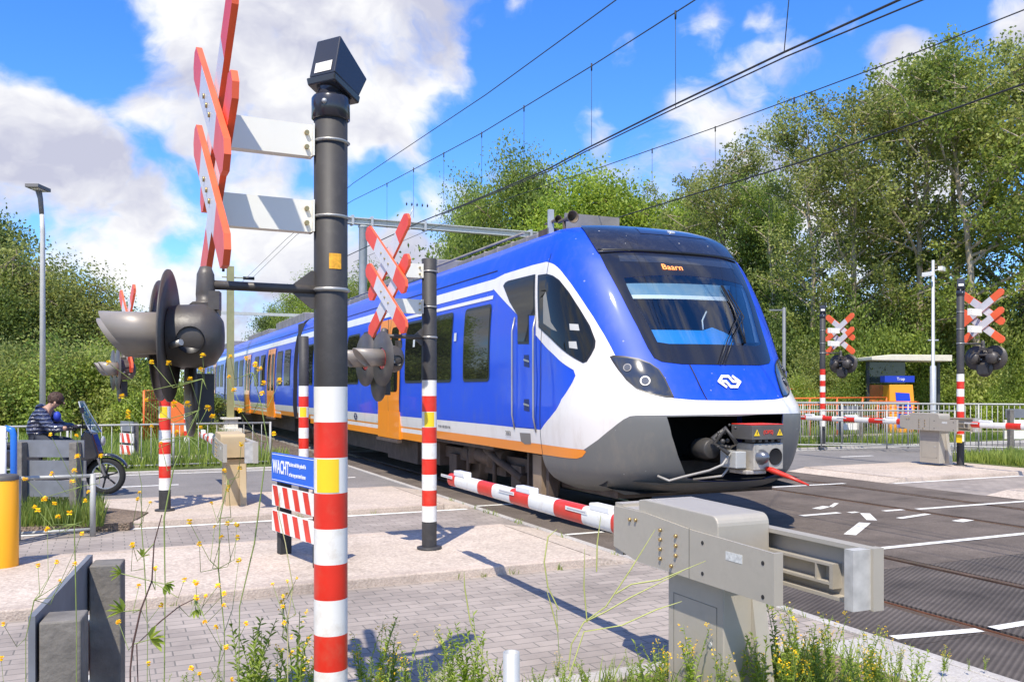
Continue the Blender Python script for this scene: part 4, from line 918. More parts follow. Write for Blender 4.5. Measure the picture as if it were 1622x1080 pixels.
        pts = [a0 + e1 * .15 + e2 * .07, a0 + e1 * .80 + e2 * .07, a0 + e1 * .80 + e2 * .34, a0 + e1 * .15 + e2 * .34]
        b.add([p + nn_ * .003 for p in pts], [(0, 1, 2, 3)], WHT); b.build('white_label', parent=bx)
    return t
m1 = signal_mast((-.775, 3.78, .0), 'nearest, tallest crossing mast in the foreground with a big hooded lamp and edge-on crosses', off=.47, n=9, top=2.80, plate=True, rot=TH + R(2), lrot=-R(15), hood=.25)
# stickers on the near mast
pole = [q for q in ALLOBJ(m1) if q.name.startswith('pole')][0]
b = MB(); vs = []
for i in range(7):
    q = R(-90) - TH + R(4) + R(7.0) * i; vs += [((.0725) * math.cos(q), .0725 * math.sin(q), z) for z in (2.105, 2.17)]
b.add(vs, [(2 * i, 2 * i + 1, 2 * i + 3, 2 * i + 2) for i in range(6)], mat('label_orange', (.85, .42, .03), .5, var=.35, vscale=60), True); b.build('orange_sticker', parent=pole)
signal_mast(G(680, 868, .074), 'mast with a bright red and white double cross on pink paving before the train doors', off=.43, n=9, top=2.77, strobe=False, lamps=1.80, crosses=(2.74, 2.38), group='red and white signal masts of the level crossing', plate=True)
signal_mast(G(261, 808, .074), 'mast left of the sunlit tan barrier machine, topped by a small black strobe box', off=.43, n=9, crosses=(2.42, 2.08), arm=1.99, lamps=1.76, top=2.58, hood=.22, plate=True)
signal_mast(G(296, 714, .0), 'farthest thin crossing mast on the left, its striped foot beside the orange panel', off=.43, n=10, base=.22, top=2.8, strobe=False, crosses=None, lamps=None)
signal_mast(G(481, 784, .074), 'short mast with black top standing behind the blue WACHT sign, without any cross', off=.43, n=9, base=.22, top=2.28, strobe=False, crosses=None, lamps=None, plate=True)
signal_mast(Vector((8.98, 17.7, .07)), 'right-hand crossing mast by the light fence, with an orange and white double cross', face=1, base=.48, n=9, top=3.45, crosses=(3.16, 2.80), off=.50, dy=-.15, lamps=2.16, arm=2.44, hood=.25, red=REDF, lampn=2)
signal_mast(Vector(((1303 - CX) / FPX * 23.3, 23.3, .07)), 'crossing mast with an orange and white double cross just right of the train nose', face=1, base=.55, n=10, top=3.45, crosses=(3.16, 2.80), off=.50, dy=-.15, lamps=2.2, arm=2.48, hood=.2, red=REDF)

# ------------------------------------------------------------------ barriers
def barrier(w0, s0, z0, label, tip=3.62, arm_h=.80, sticker=True):
    """machine with a boom; local x across the track, y along it; origin under the machine"""
    t = thing('crossing_barrier', TW(w0, s0, z0), label, 'barrier', TH, 'red and white boom barriers of the crossing')
    b = MB()
    b.bb(-.15, .11, -.25, .22, 0, .66, BMET); o = b.build('pillar', parent=t, bevel=.006)
    dr = MB()
    for y0_, y1_, z0_, z1_ in ((-.20, .17, .52, .524), (-.20, .17, .10, .104), (-.20, -.196, .10, .524), (.166, .17, .10, .524)): dr.bb(-.1515, -.150, y0_, y1_, z0_, z1_, BMETD)
    dr.bb(-.153, -.150, -.19, -.17, .104, .12, BMETD); dr.cyl((-.150, -.15, .33), (-.156, -.15, .33), .014, GALV, 10); dr.build('door_seam', parent=o)
    b = MB(); b.add([(.02, -.252, 0), (.10, -.252, 0), (.10, -.252, .6), (.02, -.252, .6), (.02, -.35, 0), (.10, -.35, 0)], [(0, 1, 5, 4), (4, 5, 2, 3), (0, 4, 3), (1, 2, 5), (0, 3, 2, 1)], BMET); b.build('gusset', parent=t)
    # cover with rounded top
    prof = [(-.30, .68)] + [(-.30 + .05 * (1 - math.cos(R(90 * k / 5))), .94 + .05 * math.sin(R(90 * k / 5))) for k in range(6)] + [(.34, 1.0), (.40, .99), (.40, .68)]
    MB().prism(prof, -.222, .09, BMET, 'YZ').build('cover', parent=t, bevel=.006)
    # side plates carrying the boom
    b = MB(); b.prism([(-.70, .655), (.40, .655), (.64, .70), (.64, .93), (.30, .93), (-.10, .90), (-.70, .885)], -.237, -.225, BMET, 'YZ')
    b.bb(-.240, -.19, -.716, -.70, .655, .885, BMET)
    pl = b.build('boom_plate', parent=t)
    MB().bb(-.2385, -.237, -.094, -.088, .656, .905, BMETD).build('plate_joint', parent=pl); MB().bb(-.2384, -.237, -.50, -.38, .80, .84, mat('label_pale2', (.62, .62, .58), .5, var=.3, vscale=60)).build('label', parent=pl)
    for yy, zz in ((.02, .85), (.02, .80), (.02, .75), (.16, .86), (.16, .81), (.16, .76), (.16, .71), (.06, .69), (.40, .88), (.46, .875)): b = MB(); b.cyl((-.237, yy, zz), (-.248, yy, zz), .010, BRASS, 8); b.build('bolt', parent=pl)
    for yy, zz in ((-.20, .85), (-.20, .70), (-.64, .83), (-.64, .68)): MB().cyl((-.2372, yy, zz), (-.239, yy, zz), .010, BLACK, 10).build('bolt_hole', parent=pl)
    b = MB(); b.prism([(-.2, .66), (.64, .66), (.64, .95), (.45, .97), (-.2, .93)], -.02, -.01, BMET, 'YZ'); b.bb(-.225, -.02, .56, .64, .66, .95, BMET); b.bb(-.224, -.02, .30, .62, .93, .935, BMET)
    b.build('boom_clamp', parent=t)
    b = MB(); x0, x1 = .11, .145
    b.bb(x1, x1 + .012, -.92, .55, .655, .915, BMET)
    b.bb(x0 - .02, x1, -.92, .5, .895, .915, BMET); b.bb(x0 - .02, x1, -.90, .5, .655, .67, BMET); b.bb(x0 - .02, x1, -.70, .3, .80, .812, BMET); b.bb(x0 - .02, x1, -.70, .3, .715, .727, BMET)
    b.bb(x0 - .02, x1, -.72, -.70, .70, .812, BMET); b.bb(x0 - .02, x1, -.62, -.61, .727, .80, BMET); b.bb(.0, .10, -.93, -.88, .655, .915, mat('weight_grey', (.44, .43, .40), .7, var=.25, vscale=14)); b.bb(.10, .16, -.945, -.90, .65, .918, BMET)
    b.build('counterweight_frame', parent=t)
    # boom
    b = MB(); L0, L1 = .56, tip; ys = [L0]; bands = [(.56, 1)]
    edges = [.56, .80, 1.16, 1.55, 1.95, 2.28, 2.62, 2.92, 3.20, 3.45, tip]
    cols_ = [RED, WHT, RED, WHT, RED, WHT, RED, WHT, WHT, RED]
    rr, hh = .045, .062
    def sect(y, k=1.0):
        out_ = []
        for i in range(20):
            q = 2 * PI * i / 20; out_.append((-.12 + rr * k * math.copysign(abs(math.cos(q)) ** .75, math.cos(q)), y, arm_h + hh * k * math.copysign(abs(math.sin(q)) ** .75, math.sin(q))))
        return out_
    def kk(y): return 1 - .12 * (y - L0) / (L1 - L0)
    for i in range(len(edges) - 1):
        e0, e1 = edges[i], edges[i + 1]; v_ = sect(e0, kk(e0)) + sect(e1, kk(e1)); b.add(v_, [(k, (k + 1) % 20, 20 + (k + 1) % 20, 20 + k) for k in range(20)], cols_[i], True)
    v_ = sect(L1, kk(L1)) + sect(L1 + .03, kk(L1) * .8) + sect(L1 + .045, kk(L1) * .4); b.add(v_, [(j * 20 + k, j * 20 + (k + 1) % 20, (j + 1) * 20 + (k + 1) % 20, (j + 1) * 20 + k) for j in range(2) for k in range(20)] + [tuple(range(40, 60))], RED, True)
    bm_ = b.build('boom', parent=t)
    for y in (.95, 2.05, 3.35):
        b = MB(); b.bb(-.155, -.085, y - .12, y + .13, arm_h + .045, arm_h + .092, mat('lamp_white', (.85, .85, .84), .3, coat=.3)); bb2 = b.build('boom_lamp', parent=bm_, bevel=.008)
        b = MB(); b.bb(-.1672, -.1668, y + .13, y + .42, arm_h + .015, arm_h + .040, WHT); b.bb(-.1674, -.1671, y + .15, y + .40, arm_h + .022, arm_h + .030, mat('print_grey', (.35, .35, .4), .5)); b.build('sticker', parent=bm_)
    return t
nb = barrier(2.86, 3.75, 0, 'closed boom barrier in the right foreground with its beige machine and counterweight')
fb = copy_tree(nb, None, TW(15.1, 12.75, .12), None, 'boom barrier across the tracks whose beige machine stands left of the right-hand mast')
copy_tree(nb, None, TW(15.1, 8.15, .12), None, 'boom whose red tip starts beside the right-hand mast and runs out of the picture')
tb = copy_tree(nb, None, TW(1.5, 12.35, .02), None, 'sunlit tan barrier machine between the flowers with its boom pointing away, left of the WACHT sign')
BMET_SUNLIT = mat('barrier_sunlit_tan', (.50, .38, .22), .6, var=.12, dirt=.3, dcol=(.34, .26, .16), dscale=6)  # the beige machine colour with warm sunlight painted in
for o_ in ALLOBJ(tb):
    for i_, sl_ in enumerate(o_.material_slots):
        if sl_.material == BMET and o_.name.split('.')[0] in ('pillar', 'gusset', 'cover'): sl_.link = 'OBJECT'; sl_.material = BMET_SUNLIT
b = MB(); b.bb(.143, .160, -.52, -.40, .42, .58, YEL); q_ = b.build('yellow_box', parent=fb)

# ------------------------------------------------------------------ signs and hazard boards (standing along the track)
def hazard(name, loc, rz, wd, label, cat, posts=PLAST, blue=None, boards=2, h=1.0, sx=-1, rails_=None, group=None, pw=.09, backonly=False, xo=0):
    t = thing(name, loc, label, cat, rz, group)
    for k in (-1, 1):
        b = MB(); b.bb(-.03 + .05, .03 + .05 + .05, k * (wd / 2 - .09) - pw / 2, k * (wd / 2 - .09) + pw / 2, 0, h - .02, posts); b.build('post', parent=t, bevel=.006)
    zt = h
    if blue:
        MB().bb(-.012, .012, -wd / 2, wd / 2, zt - .26, zt, SIGNB).bb(-.0135, -.0125, -wd / 2 + .01, wd / 2 - .01, zt - .015, zt - .010, TEXTW).bb(-.0135, -.0125, -wd / 2 + .01, wd / 2 - .01, zt - .25, zt - .245, TEXTW).build('blue_board', parent=t)
        bo = ALLOBJ(t)[-1]
        # read from the -x side: text runs along -y
        text_mesh('lettering', 'WACHT', .17, TEXTW, bo, frame((-.0145, .27, zt - .13), (0, -1, 0), (0, 0, 1)), xs=.62, bold=.003)
        text_mesh('lettering', 'tot het rode licht gedoofd is', .05, TEXTW, bo, frame((-.0145, .075, zt - .085), (0, -1, 0), (0, 0, 1)), xs=.66, align='LEFT', bold=.001)
        text_mesh('lettering', 'er kan nog een trein komen', .05, TEXTW, bo, frame((-.0145, .075, zt - .175), (0, -1, 0), (0, 0, 1)), xs=.66, align='LEFT', bold=.001)
        zt -= .30
    elif rails_: 
        MB().bb(-.006, .012, -wd / 2 + .02, wd / 2 - .02, zt - .20, zt, mat('board_back_blue', (.17, .18, .20), .6, var=.2)).build('top_board', parent=t); zt -= .24
    for j in range(boards):
        z1 = zt - j * .235; z0 = z1 - .19; b = MB(); b.bb(-.010, .010, -wd / 2, wd / 2, z0, z1, mat('board_back_blue', (.17, .18, .20), .6, var=.2) if backonly else WHT); bd = b.build('hazard_board', parent=t)
        b = MB(); k = -wd / 2 + .0; sp = .235
        y = wd / 2 - .02
        while y > -wd / 2 + .0:
            a0, a1 = y, max(y - .115, -wd / 2); sh = .075
            p = [(a0, z1 - .004), (a1, z1 - .004), (max(a1 - sh, -wd / 2), z0 + .004), (max(a0 - sh, -wd / 2), z0 + .004)]
            if abs(p[2][0] - p[3][0]) > .01:
                for x_ in (sx * .0125,): b.add([(x_, a_, z_) for a_, z_ in p], [(0, 1, 2, 3)], RED)
            y -= sp
        b.build('red_stripes', parent=bd)
    return t
HG_ = 'red and white hazard boards on posts'
hazard('warning_sign', (G(437, 877, .07) + G(492, 898, .07)) / 2 + Vector((.02, -.04, 0)), R(36), 1.0, 'blue WACHT sign over two red and white striped boards on black posts', 'warning sign', posts=mat('post_black', (.03, .03, .03), .8, var=.2), blue=True, h=.94)
# the grey one near the lower left corner, seen along its back
t_ = hazard('hazard_barrier', (-1.507, 2.977, 0.0), R(16.7), 1.02, 'weathered grey hazard board stand in the lower left corner, seen from its end', 'hazard board', rails_=True, h=.955, pw=.13, sx=1, group=HG_)
hazard('hazard_barrier', ((82 - CX) / FPX * 10.4, 10.4, .0), R(-94), .84, 'grey back of a hazard board stand in front of the person on the scooter', 'hazard board', rails_=True, h=1.0, group=HG_, backonly=True)
hazard('hazard_barrier', ((201 - CX) / FPX * 17.6, 17.6, .0), R(50), .55, 'small striped hazard board with blue top by the railing right of the scooter', 'hazard board', rails_=True, h=.96, group=HG_)
hazard('hazard_barrier', ((1346 - CX) / FPX * 24.6, 24.6, .08), R(-85), .75, 'striped hazard board beyond the barrier boom, left of the ticket shelter', 'hazard board', rails_=True, h=1.05, group=HG_)
hazard('hazard_barrier', ((1625 - CX) / FPX * 19.6, 19.6, .08), R(-85), 1.0, 'striped hazard board at the right edge behind the barrier boom', 'hazard board', rails_=True, h=1.08, group=HG_)

# ------------------------------------------------------------------ railings and fences
def railing(name, p0, p1, h, label, cat='railing', sp=.13, m=None, r=.012, pr=.022, low=.08, rails_=(1.0,), post_every=1.6, group=None, z=0.0, pales=True):
    m = m or GALV; p0 = Vector(p0); p1 = Vector(p1); Ln = (p1 - p0).length; d = (p1 - p0).normalized()
    t = thing(name, (p0 + p1) / 2, label, cat, math.atan2(d.y, d.x), group)
    n = max(1, round(Ln / post_every))
    for i in range(n + 1):
        x = -Ln / 2 + Ln * i / n; MB().cyl((x, 0, z), (x, 0, z + h + .02), pr, m, 8).build('post', parent=t)
    for q in rails_: MB().cyl((-Ln / 2, 0, z + h * q), (Ln / 2, 0, z + h * q), r * 1.5, m, 8).build('rail', parent=t)
    if pales: MB().cyl((-Ln / 2, 0, z + low), (Ln / 2, 0, z + low), r * 1.3, m, 8).build('rail', parent=t)
    if pales:
        b = MB(); k = int(Ln / sp)
        for i in range(1, k): b.cyl((-Ln / 2 + Ln * i / k, 0, z + low), (-Ln / 2 + Ln * i / k, 0, z + h), r * .6, m, 5)
        o = b.build('pales', parent=t)
    return t
RA = mat('rail_light', (.40, .40, .37), .5, metal=.1, var=.1)
railing('railing', TW(-2.6, 18.3, .06), TW(2.9, 18.3, .06), .86, 'thin grey railing along the far edge of the road behind the scooter', m=RA, sp=.17)
railing('railing', TW(-9.5, 18.3, .06), TW(-3.6, 18.3, .06), .86, 'grey railing stretch left of the scooter rider', m=RA, sp=.17)
railing('railing', Vector(((28 - CX) / FPX * 9.3, 9.3, 0)), Vector(((147 - CX) / FPX * 9.6, 9.6, 0)), .66, 'low light grey railing among the flowers in front of the hazard stand', m=RA, sp=.36, r=.013, pr=.03, post_every=.85)
railing('railing', TW(15.6, 20.3, .07), TW(24, 10.5, .07), 1.15, 'long light grey fence behind the right-hand crossing mast', m=RA, sp=.12, r=.016)
railing('railing', TW(16.5, 22.5, .07), TW(22, 19.5, .07), 1.12, 'grey fence in front of the ticket shelter', m=RA, sp=.14, r=.014)
railing('railing', TW(14.3, 19.6, .07), TW(19.2, 15.6, .07), .98, 'lower grey railing between the hazard board and the barrier machine', m=RA, sp=.2, r=.013)
def orange_fence(p0, p1, h, label, n=4, sp=None, z=.05):
    p0 = Vector(p0); p1 = Vector(p1); Ln = (p1 - p0).length; d = (p1 - p0).normalized(); t = thing('orange_fence', (p0 + p1) / 2, label, 'fence', math.atan2(d.y, d.x), 'orange pedestrian fences')
    for i in range(max(2, int(Ln / 1.5) + 1)):
        k = max(1, int(Ln / 1.5)); x = -Ln / 2 + Ln * i / k; 
        if i <= k: MB().cyl((x, 0, z), (x, 0, z + h), .03, ORF, 8).build('post', parent=t)
    for q in range(n): MB().cyl((-Ln / 2, 0, z + h * (1 - q * .17)), (Ln / 2, 0, z + h * (1 - q * .17)), .022, ORF, 8).build('rail', parent=t)
    if sp:
        b = MB(); k = int(Ln / sp)
        for i in range(k + 1): b.cyl((-Ln / 2 + Ln * i / k, 0, z), (-Ln / 2 + Ln * i / k, 0, z + h), .016, ORF, 6)
        b.build('pales', parent=t)
    return t
def at(px, Z): return Vector(((px - CX) / FPX * Z, Z, 0))
orange_fence(at(1236, 27), at(1404, 31), 1.26, 'orange tubular fence left of the ticket shelter, nearer row')
orange_fence(at(1240, 33), at(1400, 36), 1.55, 'orange tubular fence left of the ticket shelter, farther row')
orange_fence(at(1390, 30.5), at(1455, 29.5), 1.12, 'short orange fence in front of the ticket machine', n=3)
orange_fence(at(228, 23.8), at(256, 24.6), 1.50, 'orange paling fence just left of the crossing mast by the railway line', n=2, sp=.11)
b = MB(); t = thing('orange_panel_fence', at(282, 26), 'solid orange panel between the two striped masts on the left', 'panel', R(-20)); MB().prism([(-.33, .1), (.36, .1), (.36, 1.05), (-.33, 1.35)], -.02, .02, ORF, 'XZ').build('board', parent=t); MB().bb(-.36, -.3, -.03, .03, 0, 1.4, ORF).build('post', parent=t)
for x_, Z_, h_ in ((194, 24.0, 2.62), (205, 26, 2.2)):
    pass

# ------------------------------------------------------------------ posts, lamp, cameras
t = thing('yellow_bollard', G(4, 909), 'thick orange-yellow bollard with a dark cap at the left edge', 'bollard')
MB().lathe([(0.12, 0), (.125, .02), (.125, .81), (.12, .82)], AMB, 32).build('body', parent=t); MB().lathe([(.115, -.0), (.13, 0), (.13, .03)], BLACK, 32).build('foot', parent=t); MB().lathe([(.127, .815), (.127, .845), (.11, .86), (0, .865)], mat('cap_grey', (.09, .085, .08), .6), 32).build('cap', parent=t)
t = thing('bicycle_stand', at(12, 9.0), 'white and blue tubular posts behind the yellow bollard', 'post')
MB().cyl((-.05, 0, 0), (-.05, 0, 1.22), .035, WHT, 16).build('white_post', parent=t); MB().tube([(.045, .03, 0), (.045, .03, 1.12), (.03, .03, 1.18), (-.04, .03, 1.20)], .032, mat('post_blue', (.02, .16, .6), .35), 14).build('blue_post', parent=t); MB().cyl((-.11, 0, .3), (-.11, 0, 1.15), .012, mat('wine_red', (.25, .02, .03), .5), 8).cyl((-.1, 0, 1.1), (0.0, 0, 1.1), .012, GALV, 8).build('red_bar', parent=t)
Zl = 20.0; t = thing('street_lamp', at(67.5, Zl), 'tall pale street lamp rising behind the rider at the left', 'street lamp')
MB().tube([(0, 0, 0), (0, 0, 5.2), (-.02, 0, 5.6)], [.07, .052, .045], mat('lamp_pole', (.55, .54, .50), .6, var=.1), 14).build('pole', parent=t)
MB().tube([(-.02, 0, 5.55), (-.05, 0, 5.9), (-.10, 0, 6.12)], [.05, .055, .07], mat('lamp_neck', (.18, .17, .16), .5), 12).build('neck', parent=t)
MB().bb(-.24, .06, -.30, .25, 6.10, 6.18, MATS['lamp_neck']).bb(-.16, .02, -.2, .15, 6.085, 6.10, WHT).build('lamp_head', parent=t, bevel=.015)
t = thing('camera_pole', at(1478, 27.5), 'grey pole with two white security cameras beside the ticket shelter', 'camera pole')
MB().lathe([(.09, 0), (.09, 2.3), (.05, 2.34), (.045, 5.6), (0, 5.61)], GALV, 14).build('pole', parent=t)
for x_, z_ in ((-.2, 5.15), (.22, 5.32)):
    MB().box((x_, -.1, z_), (.13, .36, .13), WHT, rz=.5 if x_ < 0 else -.7).tube([(0, 0, z_ - .05), (x_, 0, z_)], .02, GALV).build('camera', parent=t, bevel=.01)
MB().bb(-.16, .16, -.03, .03, 3.1, 3.14, GALV).build('crossbar', parent=t)
t = thing('grey_post', at(1242, 30), 'slim dark grey post rising behind the train nose', 'post'); MB().lathe([(.06, 0), (.06, 4.35), (0, 4.38)], mat('post_grey', (.16, .17, .18), .5), 12).build('pole', parent=t); MB().bb(-.5, -.05, -.02, .02, 4.25, 4.3, MATS['post_grey']).build('arm', parent=t); MB().bb(-.15, .06, -.12, -.06, 1.1, 2.2, mat('box_violet', (.10, .11, .25), .5)).build('cabinet', parent=t)
# ticket shelter
t = thing('ticket_shelter', at(1429, 32), 'open shelter with flat cream roof over an orange and blue ticket machine', 'shelter')
MB().prism([(-1.42, 2.62), (1.42, 2.58), (1.42, 2.80), (-.7, 2.82), (-1.42, 2.74)], -.8, .9, mat('roof_cream', (.62, .58, .46), .6, var=.1), 'XZ').build('roof', parent=t, bevel=.02)
for x_ in (-1.25, 1.3): MB().bb(x_ - .05, x_ + .05, -.05, .05, 0, 2.6, mat('post_char', (.03, .035, .035), .5)).build('post', parent=t)
MB().bb(-1.2, -.55, .1, .14, .1, 1.75, mat('panel_rust', (.62, .20, .05), .5, var=.2)).bb(-.5, -.4, .1, .2, .1, 1.75, BLACK).build('side_panel', parent=t)
MB().bb(-1.15, 0.2, .20, .22, 1.8, 2.6, mat('smoked', (.05, .07, .06), .1)).build('back_pane', parent=t)
t = thing('ticket_machine', at(1424, 31.2), 'orange ticket machine with a blue front under the shelter roof', 'ticket machine')
MB().prism([(-.44, .0), (.40, .0), (.44, .5), (.44, 1.0), (.38, 1.75), (-.44, 1.75)], -.25, .3, mat('machine_orange', (.85, .34, .02), .4), 'XZ').build('cabinet', parent=t, bevel=.02)
MB().prism([(-.20, .25), (.28, .25), (.33, .8), (.25, 1.45), (-.24, 1.48), (-.18, .8)], -.27, -.255, mat('machine_blue', (.01, .05, .55), .3), 'XZ').build('front_panel', parent=t); fp = ALLOBJ(t)[-1]
MB().bb(-.14, .08, -.30, -.275, .75, 1.1, mat('machine_dark', (.015, .02, .08), .2)).build('screen', parent=fp); MB().bb(-.13, -.0, -.30, -.275, .45, .55, WHT).build('ticket_slot', parent=fp); MB().bb(.14, .2, -.30, -.275, .55, .62, WHT).build('coin_slot', parent=fp)
MB().bb(-.62, .42, -.28, .1, 1.84, 2.06, mat('header_blue', (.01, .04, .40), .4)).build('header', parent=t)
text_mesh('lettering', 'Trap', .15, TEXTW, t, frame((-.06, -.285, 1.95), (1, 0, 0), (0, 0, 1)))

# ------------------------------------------------------------------ overhead line
WIRE = mat('wire', (.045, .042, .04), .6, metal=.3)
def upw(px, py, w_): s_, z_ = atw(px, py, w_); return TW(w_, s_, z_)
WG = 'overhead line wires above the tracks'
def wire(pts, w_, label, r=.007, drops=(), drop_to=None):
    P3 = [upw(x, y, w_) for x, y in pts]
    # carry on beyond the frame and up to the far mast
    P3 = [P3[0] + (P3[0] - P3[1]).normalized() * 8] + P3
    b = MB(); b.tube(P3, r, WIRE, 6, smooth=True); t = b.build('overhead_wire'); tag(t, label, 'wire', WG)
    for px_, y0, y1 in drops:
        a = upw(px_, y0, w_); s_, _ = atw(px_, y0, w_); z1 = EYE + (HY - y1) / FPX * a.y
        c_ = Vector((a.x, a.y, z1)); MB().tube([a, c_], r * .45, WIRE, 5).cyl(a + Vector((0, 0, .02)), a - Vector((0, 0, .08)), r * 1.6, WIRE, 6).build('dropper', parent=t)
    return t
wire([(975, 1), (770, 150), (560, 290), (452, 380), (380, 450)], 5.0, 'topmost single wire running from the top edge down to the left of the train', .0065)
wire([(1100, 1), (937, 105), (763, 211), (613, 291), (560, 317), (470, 372), (400, 440)], 6.0, 'carrier wire with long droppers above the near track', .0075,
     [(1070, 20, 172), (937, 103, 231), (830, 169, 272), (763, 211, 300), (703, 243, 330), (655, 267, 345), (613, 291, 362)])
wire([(1425, 0), (1242, 83), (1056, 172), (928, 236), (868, 268), (740, 322), (665, 352), (540, 410), (430, 485)], 6.0, 'thick contact wire right above the train roof', .011)
wire([(1462, 0), (1245, 90), (1056, 178), (928, 240), (872, 270), (700, 340)], 6.25, 'second contact wire just below the thick one', .008)
wire([(1622, 16), (1430, 92), (1258, 156), (1133, 202), (955, 264), (760, 330), (560, 415)], 10.33, 'carrier wire above the far track crossing the right-hand trees', .0085, [(1258, 156, 232), (1133, 202, 282), (1033, 237, 300)])
wire([(1622, 133), (1420, 205), (1262, 259), (1105, 306), (1020, 332), (800, 400), (620, 470)], 10.33, 'contact wire of the far track running in front of the trees', .013)
wire([(1250, -5), (1242, 83)], 6.0, 'vertical dropper wire hanging from above onto the thick contact wire', .005)
mz = at(365, 32.5); t = thing('catenary_mast', mz, 'olive green steel overhead-line mast on a white foot beside the train', 'catenary mast', TH)
OL = mat('mast_olive', (.30, .29, .14), .6, var=.12)
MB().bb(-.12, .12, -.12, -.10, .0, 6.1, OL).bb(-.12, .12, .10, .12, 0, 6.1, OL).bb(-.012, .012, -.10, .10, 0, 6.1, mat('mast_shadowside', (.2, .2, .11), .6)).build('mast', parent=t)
MB().bb(-.38, .38, -.3, .3, -.2, .16, WHT).bb(-.24, .24, -.2, .2, .16, .5, WHT).bb(-.34, .34, -.28, .28, .5, .56, WHT).build('foot', parent=t)
MB().cyl((-.25, 0, 5.9), (-.25, 0, 6.2), .05, BLACK, 10).cyl((.45, 0, 5.7), (.85, 0, 5.7), .06, BLACK, 10).bb(-.3, .5, -.02, .02, 5.68, 5.72, OL).build('insulator', parent=t)
gp = at(575, 31.6); t = thing('catenary_portal', gp, 'pale grey steel beam on a post carrying the wires behind the train', 'catenary beam', TH)
LG = mat('portal_grey', (.50, .52, .50), .55, var=.1)
MB().lathe([(.15, -.1), (.15, 7.35), (.18, 7.38), (.18, 7.42), (0, 7.42)], LG, 14).build('post', parent=t)
MB().bb(-1.6, 7.0, -.14, .14, 7.46, 7.49, LG).bb(-1.6, 7.0, -.14, .14, 7.66, 7.69, LG).bb(-1.6, 7.0, -.02, .02, 7.49, 7.66, LG).build('beam', parent=t)
b = MB()
for x_ in (-.4, .3, 1.7, 2.3, 6.6): b.bb(x_ - .04, x_ + .04, -.17, .17, 7.42, 7.76, GALV)
for k in range(5): b.lathe([(.02, 0), (.07, .02), (.02, .05)], BLACK, 10, 'X', (1.6 + k * .2, 0, 8.35))
b.cyl((1.7, 0, 7.8), (1.9, 0, 8.3), .02, GALV, 6); b.build('fittings', parent=t)
for x_, s_ in ((-1.0, 12), (1.9, 20)):
    pass
mz = TW(3.7, 62, 0); t = copy_tree([o for o in C.objects if o.name == 'catenary_mast'][0], None, mz, None, 'second olive mast far down the line at the left of the train'); 
b = MB(); b.bb(0, 9, -.08, .08, 6.6, 6.8, LG); o = b.build('crossbeam', parent=t)
# ------------------------------------------------------------------ trees, shrubs, weeds
rs = np.random.RandomState(11)
def quads_mesh(name, cen, nrm_bias, size, m, aspect=.6, extra=None):
    """leaf-sized rhombi at centres; random orientation"""
    n = len(cen); a = rs.normal(size=(n, 3)); a /= np.linalg.norm(a, axis=1)[:, None]
    up = rs.normal(size=(n, 3)); up[:, 2] += nrm_bias; up /= np.linalg.norm(up, axis=1)[:, None]
    t = np.cross(up, a); t /= np.linalg.norm(t, axis=1)[:, None] + 1e-9; bt = np.cross(up, t)
    sz = size * rs.uniform(.6, 1.25, n)[:, None]
    v = np.stack([cen - t * sz, cen - bt * sz * aspect * .9 + t * sz * .1, cen + t * sz, cen + bt * sz * aspect + t * sz * .1], 1).reshape(-1, 3)
    me = bpy.data.meshes.new(name); me.vertices.add(4 * n); me.vertices.foreach_set('co', v.ravel())
    me.loops.add(4 * n); me.loops.foreach_set('vertex_index', np.arange(4 * n)); me.polygons.add(n); me.polygons.foreach_set('loop_start', np.arange(n) * 4); me.polygons.foreach_set('loop_total', np.full(n, 4))
    me.materials.append(m); me.update(); me.validate(); return me
BARK = mat('bark', (.21, .17, .12), .9, var=.35, vscale=7, bump=.6, bscale=16)
BARKP = mat('bark_pale', (.36, .30, .22), .9, var=.3, vscale=5, bump=.5, bscale=14)
